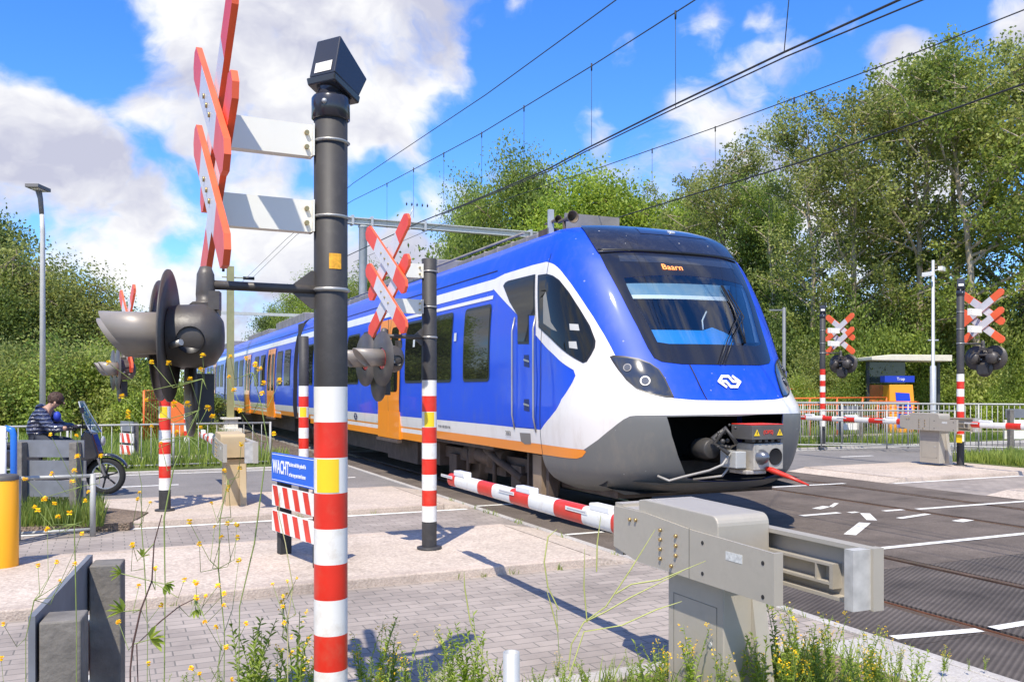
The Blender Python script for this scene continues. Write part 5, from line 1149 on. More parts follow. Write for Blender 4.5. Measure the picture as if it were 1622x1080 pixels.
def tree_variant(name, H, base, rad, nleaf, leaf, lm, seed, nl=16, clump=.75, fill=.35, shape=1.0, lean=.4, bark=BARK, tr=.16, droop=0.0):
    r = random.Random(seed); b = MB(); n = 9; lx, ly = r.uniform(-lean, lean), r.uniform(-lean, lean)
    tp = []
    for i in range(n + 1):
        f = i / n; tp.append(Vector((lx * f + r.uniform(-.12, .12) * (i > 0), ly * f + r.uniform(-.12, .12) * (i > 0), H * .93 * f)))
    b.tube(tp, [max(.02, tr * (1 - f / n) ** .8 + .015) for f in range(n + 1)], n=8)
    cl = []
    def on_trunk(f): k = min(int(f * n), n - 1); return tp[k].lerp(tp[k + 1], f * n - k)
    for i in range(nl):
        f = base + (1 - base) * (i + r.random()) / nl * .98; p0 = on_trunk(min(f, .98)); q = r.uniform(0, 2 * PI) + i * 2.4
        env = math.sin(PI * min(1, ((f - base) / (1 - base)) * .82 + .16)) ** .7
        L_ = rad * env * r.uniform(.65, 1.1); rise = r.uniform(.25, .8) * shape
        pts = [p0]; 
        for k in range(1, 5):
            g = k / 4; pts.append(p0 + Vector((math.cos(q + r.uniform(-.2, .2)) * L_ * g, math.sin(q + r.uniform(-.2, .2)) * L_ * g, L_ * rise * g - droop * L_ * g * g)))
        b.tube(pts, [tr * .45 * (1 - f * .6) * (1 - k / 5) + .012 for k in range(5)], n=5, cap=False)
        for k in (2, 3, 4):
            cl.append((pts[k], 1.0))
            for j in range(2):
                e = pts[k] + Vector((r.uniform(-1, 1), r.uniform(-1, 1), r.uniform(-.3, .8) - droop)) * rad * .32; b.tube([pts[k], e], [.03, .008], n=4, cap=False); cl.append((e, .9))
    cl.append((tp[-1], .8)); cl.append((tp[-1] + Vector((0, 0, H * .05)), .5))
    trunk = b; 
    C_ = np.array([tuple(c_[0]) for c_ in cl]); S_ = np.array([c_[1] for c_ in cl]) * rs.uniform(.6, 1.25, len(cl)) * clump
    idx = rs.choice(len(C_), nleaf, p=(S_ ** 1.6) / (S_ ** 1.6).sum()); cen = C_[idx] + np.clip(rs.normal(size=(nleaf, 3)), -1.7, 1.7) * S_[idx][:, None] * np.array([.62, .62, .5 + droop * .5])
    nf = int(nleaf * fill); k = rs.normal(size=(nf, 3)); k /= np.linalg.norm(k, axis=1)[:, None]; k *= rs.uniform(.3, 1, nf)[:, None] ** .5
    zc = H * (base + 1) / 2; f2 = np.stack([k[:, 0] * rad * .85 + lx * .5, k[:, 1] * rad * .85 + ly * .5, zc + k[:, 2] * H * (1 - base) * .45], 1)
    # keep only blotchy parts of the fill
    ph = np.sin(f2[:, 0] * 1.9 + seed) + np.sin(f2[:, 1] * 2.1 + 1.3 * seed) + np.sin(f2[:, 2] * 1.7 + .7 * seed); f2 = f2[ph > .1]
    cen = np.concatenate([cen, f2]); cen = cen[cen[:, 2] > .2]
    me = quads_mesh('crown', cen, .5, leaf, lm)
    to = trunk.build('trunk', bark, normals=False); tm = to.data; C.objects.unlink(to); bpy.data.objects.remove(to)
    return (tm, me, H, rad)
LA = leaf_mat('leaf_mid', (.09, .145, .025), (.36, .44, .085), .45)
LB = leaf_mat('leaf_bright', (.16, .25, .03), (.46, .56, .09), .48)
LC = leaf_mat('leaf_dark', (.05, .085, .018), (.24, .31, .065), .4)
LD = leaf_mat('leaf_olive', (.115, .155, .035), (.44, .47, .13), .45)
V_ = {
 'ash1': tree_variant('a', 14, .16, 3.2, 19000, .074, LD, 1, nl=24, clump=.46, fill=.04, shape=1.3, bark=BARKP),
 'ash2': tree_variant('a', 14, .2, 2.8, 17000, .074, LA, 2, nl=22, clump=.44, fill=.04, shape=1.4, lean=.9, bark=BARKP),
 'ash3': tree_variant('a', 14, .14, 3.5, 21000, .074, LD, 3, nl=26, clump=.48, fill=.06, shape=1.1, bark=BARKP),
 'round': tree_variant('a', 12, .2, 4.0, 26000, .088, LA, 4, nl=24, clump=1.15, fill=.6, shape=.8),
 'bright': tree_variant('a', 11, .2, 3.4, 22000, .095, LB, 5, nl=22, clump=1.1, fill=.6, shape=.9),
 'willow': tree_variant('a', 9, .12, 3.2, 22000, .08, LD, 6, nl=26, clump=.95, fill=.6, shape=.7, droop=.7),
 'dark': tree_variant('a', 11, .1, 3.0, 20000, .10, LC, 8, nl=24, clump=1.1, fill=.7, shape=.6),
}
def put_tree(kind, px, Z, ytop, label, group, wide=1.0, rz=None):
    tm, cm, H, rad = V_[kind]; Ht = EYE + (HY - ytop) / FPX * Z; k = Ht / H
    t = thing('tree', at(px, Z), label, 'tree', rnd.uniform(0, 6.28) if rz is None else rz, group); t.scale = (k * wide, k * wide, k)
    for nm, me in (('trunk', tm), ('crown', cm)): o = bpy.data.objects.new(nm, me); C.objects.link(o); o.parent = t
    return t
GR = 'tall trees behind the crossing on the right'; 
for kind, px, Z, yt, wd in [('ash1', 1292, 37, 160, .85), ('ash3', 1352, 36, 128, .95), ('ash2', 1398, 39, 118, 1.05), ('ash1', 1452, 35, 88, .95), ('ash3', 1515, 37, 70, 1.0), ('ash2', 1560, 33, 48, .95), ('ash1', 1622, 36, 40, 1.0), ('ash3', 1690, 33, 30, 1.0), ('ash1', 1770, 34, 40, 1.1)]:
    put_tree(kind, px, Z, yt, 'tall loose-crowned tree in the high row behind the right-hand signal masts', GR, wd)
for kind, px, Z, yt, wd in [('ash1', 1140, 46, 225, .95), ('ash3', 1180, 48, 270, .9), ('dark', 1205, 44, 300, .8), ('ash2', 1235, 42, 275, .9)]:
    put_tree(kind, px, Z, yt, 'mid-height dark green tree right above the train windscreen', 'mid-height trees right above the train', wd)
for kind, px, Z, yt, wd in [('round', 768, 66, 300, .62), ('round', 812, 62, 256, .68), ('dark', 850, 60, 275, .7), ('round', 742, 70, 335, .5)]:
    put_tree(kind, px, Z, yt, 'dense dark tree above the roof of the train, left of the horns', 'dense trees above the train roof', wd)
for kind, px, Z, yt, wd in [('bright', 930, 56, 290, .9), ('bright', 985, 54, 296, .9), ('ash3', 1035, 56, 300, .9), ('bright', 1085, 52, 318, .8), ('bright', 890, 58, 325, .8)]:
    put_tree(kind, px, Z, yt, 'bright yellow-green tree above the train roof dome', 'bright trees above the roof dome', wd)
for kind, px, Z, yt, wd in [('dark', -15, 44, 335, .9), ('willow', 42, 36, 372, 1.0), ('willow', 92, 38, 412, 1.0), ('willow', 135, 37, 425, 1.1), ('willow', 172, 40, 468, 1.0), ('bright', -60, 36, 400, 1.0), ('dark', 5, 34, 455, 1.2), ('dark', 100, 36, 480, 1.2)]:
    put_tree(kind, px, Z, yt, 'leafy tree in the hedge-like group at the left edge behind the street lamp', 'trees behind the street lamp', wd)
for kind, px, Z, yt, wd in [('round', 470, 92, 458, .8), ('round', 530, 88, 436, .9), ('round', 585, 84, 430, .9), ('dark', 640, 82, 440, .9), ('dark', 430, 95, 490, .9)]:
    put_tree(kind, px, Z, yt, 'distant dark tree partly hidden behind the train and the near mast', 'distant trees behind the train', wd)
# shrubs
def bush_variant(seed, nleaf, leaf, lm, squash=.8):
    nleaf = int(nleaf * 1.5)
    cs = rs.normal(size=(26, 3)); cs /= np.linalg.norm(cs, axis=1)[:, None]; cs *= rs.uniform(.3, .95, 26)[:, None]; cs[:, 2] = np.abs(cs[:, 2]) * 1.7 + .1
    idx = rs.randint(0, 26, nleaf); cen = cs[idx] + rs.normal(size=(nleaf, 3)) * rs.uniform(.10, .24, 26)[idx][:, None]; cen = cen[cen[:, 2] > 0.0]
    return quads_mesh('shrub', cen, .6, leaf, lm)
BV = [bush_variant(1, 9000, .032, LA), bush_variant(2, 9000, .036, LB), bush_variant(3, 8000, .034, LC), bush_variant(4, 9000, .032, LD)]
def put_bush(k, px, Z, ytop, wdt, label, group, dz=0):
    h = EYE + (HY - ytop) / FPX * Z; o = bpy.data.objects.new('shrub', BV[k]); C.objects.link(o); o.location = at(px, Z) + Vector((0, 0, dz)); o.scale = (wdt, wdt * .8, h / 1.9); o.rotation_euler = (0, 0, rnd.uniform(0, 6.28))
    return tag(o, label, 'shrub', group)
for i in range(34):
    px = 1235 + i * 17 + rnd.uniform(-8, 8); Z = rnd.uniform(33.5, 37.5); put_bush(rnd.choice([0, 0, 1, 2, 2, 3]), px, Z, rnd.uniform(430, 560), rnd.uniform(1.4, 2.1), 'leafy shrub in the thicket under the tall trees on the right', 'shrubs under the tall trees on the right')
for i in range(16):
    px = 1250 + i * 34 + rnd.uniform(-8, 8); Z = rnd.uniform(39, 42); put_bush(2, px, Z, rnd.uniform(380, 470), 2.6, 'leafy shrub in the thicket under the tall trees on the right', 'shrubs under the tall trees on the right')
for i in range(14):
    px = 1250 + i * 30 + rnd.uniform(-8, 8); put_bush(rnd.choice([1, 1, 0, 3]), px, rnd.uniform(32.6, 33.4), rnd.uniform(570, 600), rnd.uniform(.9, 1.3), 'low bright bush at the foot of the thicket, behind the fences on the right', 'low bushes behind the fences on the right')
for i in range(14):
    px = 880 + i * 27; put_bush(rnd.choice([0, 2]), px, rnd.uniform(46, 50), rnd.uniform(370, 430), 3.0, 'shrub behind the train below the tree crowns', 'shrubs behind the train')
for i in range(8):
    px = 690 + i * 28; put_bush(rnd.choice([0, 2]), px, 60, rnd.uniform(340, 420), 4.2, 'far shrub behind the train below the dense trees', 'far shrubs behind the train')
for i in range(20):
    px = -90 + i * 18; Z = rnd.uniform(27, 31); put_bush(rnd.choice([0, 2, 3, 2, 1]), px, Z, rnd.uniform(505, 560), rnd.uniform(1.5, 2.2), 'bright green shrub in the hedge behind the scooter rider', 'shrubs in the hedge behind the rider')
for i in range(9):
    px = 190 + i * 15; put_bush(rnd.choice([1, 0, 2]), px, rnd.uniform(30, 36), rnd.uniform(590, 612) - i * 0 + (8 if i > 5 else 0), rnd.uniform(1.0, 1.5), 'low shrub beside the orange fences on the left', 'low shrubs by the orange fences')
# grass blades on the verges
def blades(name, pts, h, m, wd=.006, lean=.35):
    n = len(pts); pts = np.array(pts); q = rs.uniform(0, 2 * PI, n); hh = h * rs.uniform(.5, 1.3, n); ln_ = rs.uniform(-lean, lean, (n, 2)) * hh[:, None]
    dx = np.cos(q) * wd; dy = np.sin(q) * wd
    v0 = pts + np.stack([-dx, -dy, 0 * dx], 1); v1 = pts + np.stack([dx, dy, 0 * dx], 1)
    m0 = pts + np.stack([ln_[:, 0] * .4 - dx * .8, ln_[:, 1] * .4 - dy * .8, hh * .55], 1); m1 = pts + np.stack([ln_[:, 0] * .4 + dx * .8, ln_[:, 1] * .4 + dy * .8, hh * .55], 1)
    tp = pts + np.stack([ln_[:, 0], ln_[:, 1], hh], 1)
    v = np.stack([v0, v1, m1, m0, tp], 1).reshape(-1, 3); li = np.arange(n)[:, None] * 5 + np.array([0, 1, 2, 3, 3, 2, 4]); 
    me = bpy.data.meshes.new(name); me.vertices.add(5 * n); me.vertices.foreach_set('co', v.ravel()); me.loops.add(7 * n); me.loops.foreach_set('vertex_index', li.ravel())
    st = (np.arange(n)[:, None] * 7 + np.array([0, 4])).ravel(); me.polygons.add(2 * n); me.polygons.foreach_set('loop_start', st); me.polygons.foreach_set('loop_total', np.tile([4, 3], n)); me.materials.append(m); me.update(); me.validate()
    o = bpy.data.objects.new(name, me); C.objects.link(o); return o
def scatter(w0, w1, s0, s1, n, z=.085, keep=None):
    out_ = []
    for _ in range(n):
        a, c_ = rnd.uniform(w0, w1), rnd.uniform(s0, s1)
        if keep and not keep(a, c_): continue
        out_.append(tuple(TW(a, c_, z)))
    return out_
GL = leaf_mat('grass_blade', (.11, .19, .03), (.34, .40, .09), .4)
tag(blades('grass', scatter(-9, 3.3, 18.2, 19.0, 5000) + scatter(-12, 3.3, 21.4, 30, 14000), .28, GL, .012), 'long green grass along the railing and below the hedge on the left', 'grass', None, 'stuff')
tag(blades('grass', scatter(16.2, 23, 11.3, 13.25, 9000) + scatter(13.2, 26, 18.2, 19.0, 5000) + scatter(13, 34, 22.2, 34, 14000), .24, GL, .012), 'green grass of the verge around the right-hand mast and fences', 'grass', None, 'stuff')
tufts = []
for _ in range(60):
    w_, s_ = rnd.uniform(-6, 3.9), rnd.choice([6.96, 6.97, 9.19, 11.03, 13.47, 4.27]); p = TW(w_, s_, .0)
    for k in range(rnd.randint(4, 16)): tufts.append((p.x + rnd.gauss(0, .02), p.y + rnd.gauss(0, .02), 0))
for _ in range(40):
    w_, s_ = 4.40, rnd.uniform(-2, 12); p = TW(w_, s_, .0)
    for k in range(rnd.randint(3, 10)): tufts.append((p.x + rnd.gauss(0, .015), p.y + rnd.gauss(0, .03), 0))
tag(blades('grass', tufts, .06, GL, .003, .8), 'tiny grass tufts growing in the joints along the kerbs', 'grass', None, 'stuff')
# planted corner with flowers on the left, round the light railing
bed = [tuple(Vector(((px - CX) / FPX * Z, Z, .0))) for px, Z in [(rnd.uniform(-30, 190), rnd.uniform(9.7, 11.0)) for _ in range(2600)] if px < 165]
o = MB().prism([tuple(Vector(((px - CX) / FPX * Z, Z))) for px, Z in ((-60, 9.5), (205, 10.0), (235, 10.9), (140, 11.5), (-60, 11.4))], -.2, .086).build('verge', M_DIRT); o['kind'] = 'structure'
bed = [(x, y, .087) for x, y, z in bed]
tag(blades('grass', bed, .24, GL, .007), 'green weeds around the low light railing at the left', 'weeds', None, 'stuff')
# ------------------------------------------------------------------ foreground weeds
WL1 = leaf_mat('weed_leaf', (.17, .27, .03), (.46, .56, .10), .45)
STG = mat('stem_green', (.22, .28, .07), .6, var=.2, vscale=30)
STB = mat('stem_brown', (.10, .055, .045), .6, var=.3, vscale=30)
PET = leaf_mat('petal', (.85, .58, .01), (.95, .78, .03), .3)
PETP = leaf_mat('petal_pale', (.75, .62, .10), (.85, .80, .25), .3)
def leafquad(b, p, d, ln_, wd, m, fold=.15):
    d = Vector(d).normalized(); s_ = d.cross(Vector((0, 0, 1))); s_ = s_.normalized() if s_.length > .05 else Vector((1, 0, 0)); u = s_.cross(d); p = Vector(p)
    pts = [p, p + d * ln_ * .35 + s_ * wd / 2 + u * ln_ * fold, p + d * ln_ * .75 + s_ * wd * .35 + u * ln_ * fold * .8, p + d * ln_, p + d * ln_ * .75 - s_ * wd * .35 + u * ln_ * fold * .8, p + d * ln_ * .35 - s_ * wd / 2 + u * ln_ * fold]
    b.add(pts, [(0, 1, 2, 3), (0, 3, 4, 5)], m)
def flower(b, p, r, m, r_=rnd, n=9):
    p = Vector(p)
    for k in range(n):
        d = Vector((r_.uniform(-1, 1), r_.uniform(-1, 1), r_.uniform(-.7, 1))).normalized(); c_ = p + d * r * .2; leafquad(b, c_, d, r * .8, r * .95, m, .1)
def weed_variant(seed, h, kind):
    r = random.Random(seed); b = MB(); f = MB()
    ns = r.randint(3, 6) if kind != 'spike' else 5
    for i in range(ns):
        q = r.uniform(0, 6.28); ln_ = h * r.uniform(.65, 1.1); lean = r.uniform(.05, .35); pts = [Vector((math.cos(q) * lean * ln_ * (g ** 1.5), math.sin(q) * lean * ln_ * (g ** 1.5), ln_ * g)) for g in (0, .25, .5, .75, 1)]
        b.tube(pts, [.003, .0028, .0024, .002, .0012], STG, 5, cap=False)
        nlv = 26 if kind != 'spike' else 44
        for j in range(nlv):
            g = .08 + .9 * j / nlv; k = min(int(g * 4), 3); p = pts[k].lerp(pts[k + 1], g * 4 - k); a = r.uniform(0, 6.28)
            leafquad(b, p, (math.cos(a), math.sin(a), r.uniform(.0, 1.1)), h * r.uniform(.06, .15) * (1.15 - .6 * g), h * .035 * (1.2 - .5 * g), WL1)
        if kind in ('yellow', 'pale'):
            for j in range(6 if kind == 'yellow' else 5):
                p = pts[-1] + Vector((r.uniform(-.03, .03), r.uniform(-.03, .03), r.uniform(-.09, .02))); flower(f, p, r.uniform(.006, .010), PET if kind == 'yellow' else PETP, r, 6)
    me = b.build('stems', normals=False); m1_ = me.data; C.objects.unlink(me); bpy.data.objects.remove(me)
    m2_ = None
    if f.v: o = f.build('blossom', normals=False); m2_ = o.data; C.objects.unlink(o); bpy.data.objects.remove(o)
    return m1_, m2_
WV = [weed_variant(k, .42, kd) for k, kd in enumerate(['yellow', 'spike', 'green', 'yellow', 'spike', 'pale', 'green', 'yellow'])]
def put_weed(k, p, sc_, label, group='wild plants of the foreground verge'):
    t = thing('wild_plant', p, label, 'wild plant', rnd.uniform(0, 6.28), group); t.scale = (sc_,) * 3
    for nm, me in (('stems', WV[k][0]), ('blossom', WV[k][1])):
        if me: o = bpy.data.objects.new(nm, me); C.objects.link(o); o.parent = t
    return t
def top_at(px, ytop, Z): return Vector(((px - CX) / FPX * Z, Z, .03)), max(.08, EYE - (ytop - HY) * Z / FPX - .03)
random_spots = []
for px, yt in [(385, 985), (410, 1000), (440, 1035), (470, 975), (495, 1010), (575, 1010), (600, 985), (622, 1005), (645, 1020), (668, 1030), (700, 1035), (720, 1000), (742, 990), (760, 975), (780, 1020), (800, 1040), (850, 1050), (890, 1055), (930, 1050), (965, 1045), (1000, 1030),
               (1030, 1010), (1060, 1035), (1095, 1000), (1130, 960), (1145, 990), (1170, 1000), (1195, 985), (1215, 1010), (1235, 965), (1250, 990), (1268, 970), (1285, 975), (1300, 1000), (1315, 980), (1335, 1005), (1350, 1010), (1370, 1000), (1385, 1010), (1400, 1020), (1425, 1020), (1450, 1035), (1495, 1020), (1500, 1045), (1535, 1060), (1560, 1065), (420, 1060), (530, 1060), (610, 1060), (690, 1060), (1120, 1050), (1180, 1050), (1240, 1050), (1300, 1055), (1360, 1055), (1410, 1060), (1210, 1065), (1275, 1070), (1340, 1075), (350, 1050), (300, 1065), (255, 1070), (1460, 1075)]:
    Z = rnd.uniform(4.35, 4.85) if px > 1050 else rnd.uniform(3.9, 4.7)
    if px > 1420: Z = 4.85 + (px - 1420) * .0006
    p, h = top_at(px, yt, Z)
    k = rnd.choice([0, 3, 7, 0, 5, 2]) if px > 1230 or rnd.random() < .35 else rnd.choice([1, 2, 4, 6, 5, 0])
    w_, s_ = WT(p)
    put_weed(k, p, h / .42, 'yellow-flowered or leafy green weed in the verge along the bottom edge of the picture')
pts = []
for _ in range(9000):
    w_, s_ = rnd.uniform(-2, 3.85), rnd.uniform(1.5, 4.08)
    v_ = TW(w_, s_, .03); dens = math.sin(v_.x * 5.1) + math.sin(v_.y * 7 + v_.x * 3)
    if dens > -.6 - (.8 if v_.x > .8 else 0): pts.append(tuple(v_))
for px, yt in [(rnd.uniform(1010, 1330), rnd.uniform(1000, 1060)) for _ in range(26)] + [(rnd.uniform(1200, 1470), rnd.uniform(1015, 1060)) for _ in range(16)] + [(rnd.uniform(380, 900), rnd.uniform(1030, 1070)) for _ in range(20)]:
    p, h = top_at(px, yt, rnd.uniform(4.2, 4.8)); put_weed(rnd.choice([0, 2, 3, 6, 7, 4]), p, h / .42, 'yellow-flowered or leafy green weed in the verge along the bottom edge of the picture')
tag(blades('grass', pts, .15, GL, .004, .6), 'short weeds and grass covering the verge in the foreground', 'grass', None, 'stuff')
# pebbly dry bits
fl = []
for _ in range(2500): w_, s_ = rnd.uniform(-1, 3.85), rnd.uniform(1.5, 4.08); fl.append(tuple(TW(w_, s_, .036)))
me = quads_mesh('leaf_litter', np.array(fl), 4, .007, leaf_mat('litter', (.25, .12, .07), (.55, .42, .28), .1)); o = bpy.data.objects.new('leaf_litter', me); C.objects.link(o); tag(o, 'dry bits and pebbles strewn on the soil of the foreground verge', 'litter', None, 'stuff')
# tall branching flowers close to the camera: blossoms set out, each on its own stalk
def tall_plant(base, Zt, path, blooms, label, stem=STG, leaves=(), r0=.0035, fr=.0125, pods=()):
    """path/blooms in photo pixels at distance Zt(+dz)"""
    t = thing('tall_wildflower', base, label, 'wildflower', 0, 'tall yellow wildflowers near the camera'); b0 = Vector(base)
    P3 = [P(x + rnd.uniform(-6, 6), y, Zt + dz) for x, y, dz in path]; main = [b0] + P3; b = MB()
    b.tube([p - b0 for p in main], [r0 * .42] * 2 + [max(.0008, r0 * .42 * (1 - i / len(P3)) + .0005) for i in range(len(P3) - 1)], stem, 6, cap=False); st = b
    fb = MB()
    for bl in blooms:
        x, y = bl[0], bl[1]; k = bl[2] if len(bl) > 2 else None; dz = rnd.uniform(-.12, .12); p = P(x, y, Zt + dz)
        # nearest lower point of the main stem
        if k is None:
            cand = [(abs((q - p).x) + abs((q - p).z) * .6 + (3 if q.z > p.z else 0), i) for i, q in enumerate(main)]; k = min(cand)[1]
        a = main[k]; mid = a.lerp(p, .55) + Vector((rnd.uniform(-.02, .02), 0, -.03 - .08 * (p - a).length)); b.tube([a - b0, mid - b0, p - b0], [.0010, .0008, .0006], STG, 4, cap=False)
        flower(fb, p - b0, fr * rnd.uniform(.45, .75), PET, rnd, 18)
    for x, y, dz, ang, ln_ in leaves:
        p = P(x, y, Zt + dz); a = main[min(range(len(main)), key=lambda i: (main[i] - p).length)]; b.tube([a - b0, p - b0], .001, STG, 4, cap=False)
        for k in range(5): leafquad(b, p - b0, (math.cos(ang + (k - 2) * .45), -.3, math.sin(ang + (k - 2) * .45)), ln_, ln_ * .42, WL1, .12)
    for pts_ in pods:
        b.tube([P(x, y, Zt) - b0 for x, y in pts_], [.0022] * (len(pts_) - 1) + [.0008], mat('pod_green', (.40, .42, .12), .5, var=.15, vscale=20), 5, cap=False)
    b.build('stem', parent=t, normals=False); fb.build('blossom', parent=t, normals=False) if fb.v else None
    return t
def base(px, Z): return Vector(((px - CX) / FPX * Z, Z, .03))
tall_plant(base(205, 1.9), 1.9, [(208, 1060, 0), (214, 1020, 0), (222, 965, 0), (236, 920, 0), (243, 860, 0), (256, 815, 0)], [(246, 900), (220, 928), (210, 863), (255, 958), (188, 985), (292, 918)], 'dark branching stem with lobed leaves between the grey hazard stand and the striped mast', STB,
           [(195, 968, 0, 2.6, .035), (238, 1012, 0, .2, .04), (192, 908, 0, 2.9, .025), (225, 882, 0, 1.2, .022), (262, 925, 0, -.6, .025)], .0042, .010)
tall_plant(base(240, 1.92), 1.92, [(216, 1020, 0), (250, 985, 0), (285, 960, 0), (308, 948, 0)], [(311, 946), (326, 944), (355, 940), (345, 928), (355, 958), (310, 922)], 'brown side stem with a bunch of yellow blossoms left of the striped mast', STB, [(310, 965, 0, -1.2, .02)], .003, .0115)
tall_plant(base(255, 2.0), 2.0, [(262, 930, 0), (262, 820, 0), (275, 740, 0), (300, 690, 0), (318, 650, 0), (325, 600, 0)],
           [(240, 574), (267, 575), (321, 564), (318, 586), (301, 600), (232, 634), (276, 640), (297, 640), (329, 646), (337, 660), (318, 677), (280, 685), (255, 702), (240, 675), (193, 628), (203, 652), (172, 575)], 'tall thin wildflower whose yellow blossoms stand in front of the big hooded lamp', STG, (), .003, .0125)
tall_plant(base(370, 2.1), 2.1, [(385, 960, 0), (400, 860, 0), (412, 760, 0), (420, 700, 0), (412, 640, 0), (400, 590, 0)],
           [(365, 565), (390, 567), (404, 577), (411, 584), (418, 607), (443, 603), (415, 623), (363, 597), (371, 618), (434, 687), (380, 650)], 'thin wildflower with yellow blossoms in front of the olive mast and train', STG, (), .003, .012)
tall_plant(base(350, 2.2), 2.2, [(352, 1000, 0), (350, 900, 0), (352, 820, 0), (360, 760, 0)], [(362, 770), (360, 776), (335, 797), (380, 741), (355, 746), (382, 703), (340, 834), (360, 829), (351, 851), (376, 851), (316, 861), (300, 826), (378, 887), (375, 830)], 'thin wildflower with many yellow blossoms over the sunlit tan barrier machine', STG, (), .0028, .0125)
tall_plant(base(120, 2.4), 2.4, [(120, 1000, 0), (118, 900, 0), (120, 830, 0), (128, 770, 0)], [(80, 688), (121, 690), (123, 723), (160, 722), (82, 750), (118, 745), (115, 762), (40, 758), (140, 779), (135, 793), (70, 790), (86, 797), (55, 803), (60, 808), (110, 812), (92, 818)], 'thin wildflower with yellow blossoms in front of the grey hazard board back', STG, (), .0028, .0135)
tall_plant(base(230, 2.3), 2.3, [(228, 1000, 0), (225, 900, 0), (222, 830, 0)], [(221, 780), (218, 790), (238, 796), (203, 660), (210, 865)], 'thin wildflower before the pink paving left of the first small mast', STG, (), .0022, .0125)
tall_plant(base(40, 2.2), 2.2, [(45, 1010, 0), (52, 950, 0)], [(60, 895), (90, 890), (5, 988), (2, 1042), (95, 920), (118, 893), (75, 838), (130, 845)], 'thin wildflower beside the yellow bollard at the left edge', STG, (), .0022, .012)
tall_plant(base(340, 1.9), 1.9, [(342, 1060, 0), (345, 1020, 0)], [(390, 987), (342, 993), (303, 1058), (358, 1024), (368, 1075), (235, 1050), (325, 985), (316, 1066)], 'short wildflower at the bottom left of the striped mast', STG, (), .0022, .010)
tall_plant(base(455, 2.0), 2.0, [(456, 1060, 0), (450, 980, 0), (458, 930, 0), (455, 860, 0), (445, 815, 0), (443, 780, 0)], [(448, 944), (448, 960), (450, 986), (463, 1031), (470, 915), (455, 920), (432, 925)], 'pale stem with small yellow flowers crossing the legs of the WACHT sign', mat('stem_pale', (.50, .45, .22), .6), (), .0024, .008)
for i, (bx_, pods, lab) in enumerate([
    (755, [[(790, 1090), (765, 1040), (745, 985), (736, 930), (735, 905)]], 'green curved seed pod standing on the grey paving right of the striped mast'),
    (870, [[(885, 965), (868, 930), (862, 890), (868, 850), (882, 838)], [(884, 1000), (872, 955), (866, 935)]], 'slender curved pods before the pink kerb, left of the barrier machine'),
    (930, [[(900, 1060), (905, 1020), (925, 985), (960, 960), (1000, 900), (1038, 838)], [(930, 985), (925, 930), (926, 868)], [(925, 985), (960, 968), (1000, 945), (1080, 905)]], 'branching green pods in front of the barrier machine'),
    (960, [[(900, 1075), (925, 1000), (985, 990), (1040, 965), (1080, 952)], [(945, 905), (946, 860), (952, 815)], [(975, 940), (1000, 925), (1045, 918), (1118, 888)]], 'long thin pods crossing the beige barrier plate')]):
    tall_plant(base(bx_, 2.6), 2.6, [(pods[0][0][0], 1085, 0), (pods[0][0][0], pods[0][0][1], 0)], [], lab, STG, (), .002, .006, pods)
t = thing('short_pipe', P(810, 1050, 3.6) * 1.0, 'short grey metal pipe end among the weeds at the bottom edge', 'pipe'); t.location.z = 0.03
MB().lathe([(.034, 0), (.034, .50), (.030, .50), (.030, .1)], GALV, 20).build('pipe', parent=t)
# ------------------------------------------------------------------ scooter and rider
def skin(name, verts, edges, radii, m, parent, root=0, sub=2):
    me = bpy.data.meshes.new(name); me.from_pydata([tuple(v) for v in verts], edges, []); me.materials.append(m); o = bpy.data.objects.new(name, me); C.objects.link(o); o.parent = parent
    md = o.modifiers.new('skin', 'SKIN'); md.use_smooth_shade = True
    for i, r in enumerate(radii): d = me.skin_vertices[0].data[i]; d.radius = (r, r) if not isinstance(r, tuple) else r; d.use_root = (i == root)
    sb = o.modifiers.new('sub', 'SUBSURF'); sb.levels = sub; sb.render_levels = sub; return o
ZS = 13.3; fr_x = (168 - CX) / FPX * ZS
scoot = thing('motor_scooter', (fr_x - .0, ZS, 0), 'black motor scooter with a tall clear windscreen waiting at the railing', 'scooter', R(12))
# local: +x forward, origin under the front axle
SB = mat('scooter_black', (.012, .013, .02), .18, coat=.8); TY = mat('tyre', (.02, .02, .02), .8); SIL = mat('rim_silver', (.55, .55, .55), .3, metal=.7)
def wheel(x):
    w_ = MB().lathe([(.20, -.045), (.25, -.055), (.272, -.035), (.280, 0), (.272, .035), (.25, .055), (.20, .045)], TY, 32, 'Y', (x, 0, .295)).build('wheel', parent=scoot)
    b = MB(); b.lathe([(.185, -.035), (.205, -.04), (.205, .04), (.185, .035), (.185, -.035)], SIL, 32, 'Y', (x, 0, .295)); b.cyl((x, -.05, .295), (x, .05, .295), .04, BLACK, 16)
    for k in range(6): q = k * PI / 3 + .3; b.tube([(x + .03 * math.cos(q), -.01, .295 + .03 * math.sin(q)), (x + .19 * math.cos(q), -.01, .295 + .19 * math.sin(q))], .014, BLACK, 6)
    b.build('rim', parent=w_)
wheel(0); wheel(-1.28)
b = MB(); n = 14; vs = []
for i in range(n + 1):
    q = R(20 + 150 * i / n)
    for yy in (-.075, -.05, .05, .075): vs.append((.335 * math.cos(q), yy, .30 + (.335 if abs(yy) < .06 else .30) * math.sin(q)))
b.add(vs, [(4 * i + j, 4 * i + j + 1, 4 * i + 5 + j, 4 * i + 4 + j) for i in range(n) for j in range(3)], SB, True); o = b.build('front_fender', parent=scoot, normals=False); md = o.modifiers.new('t', 'SOLIDIFY'); md.thickness = .01
MB().tube([(0, -.07, .3), (-.16, -.07, .72), (-.2, -.05, .9)], .022, SIL, 10).tube([(0, .07, .3), (-.16, .07, .72), (-.2, .05, .9)], .022, SIL, 10).build('fork', parent=scoot)
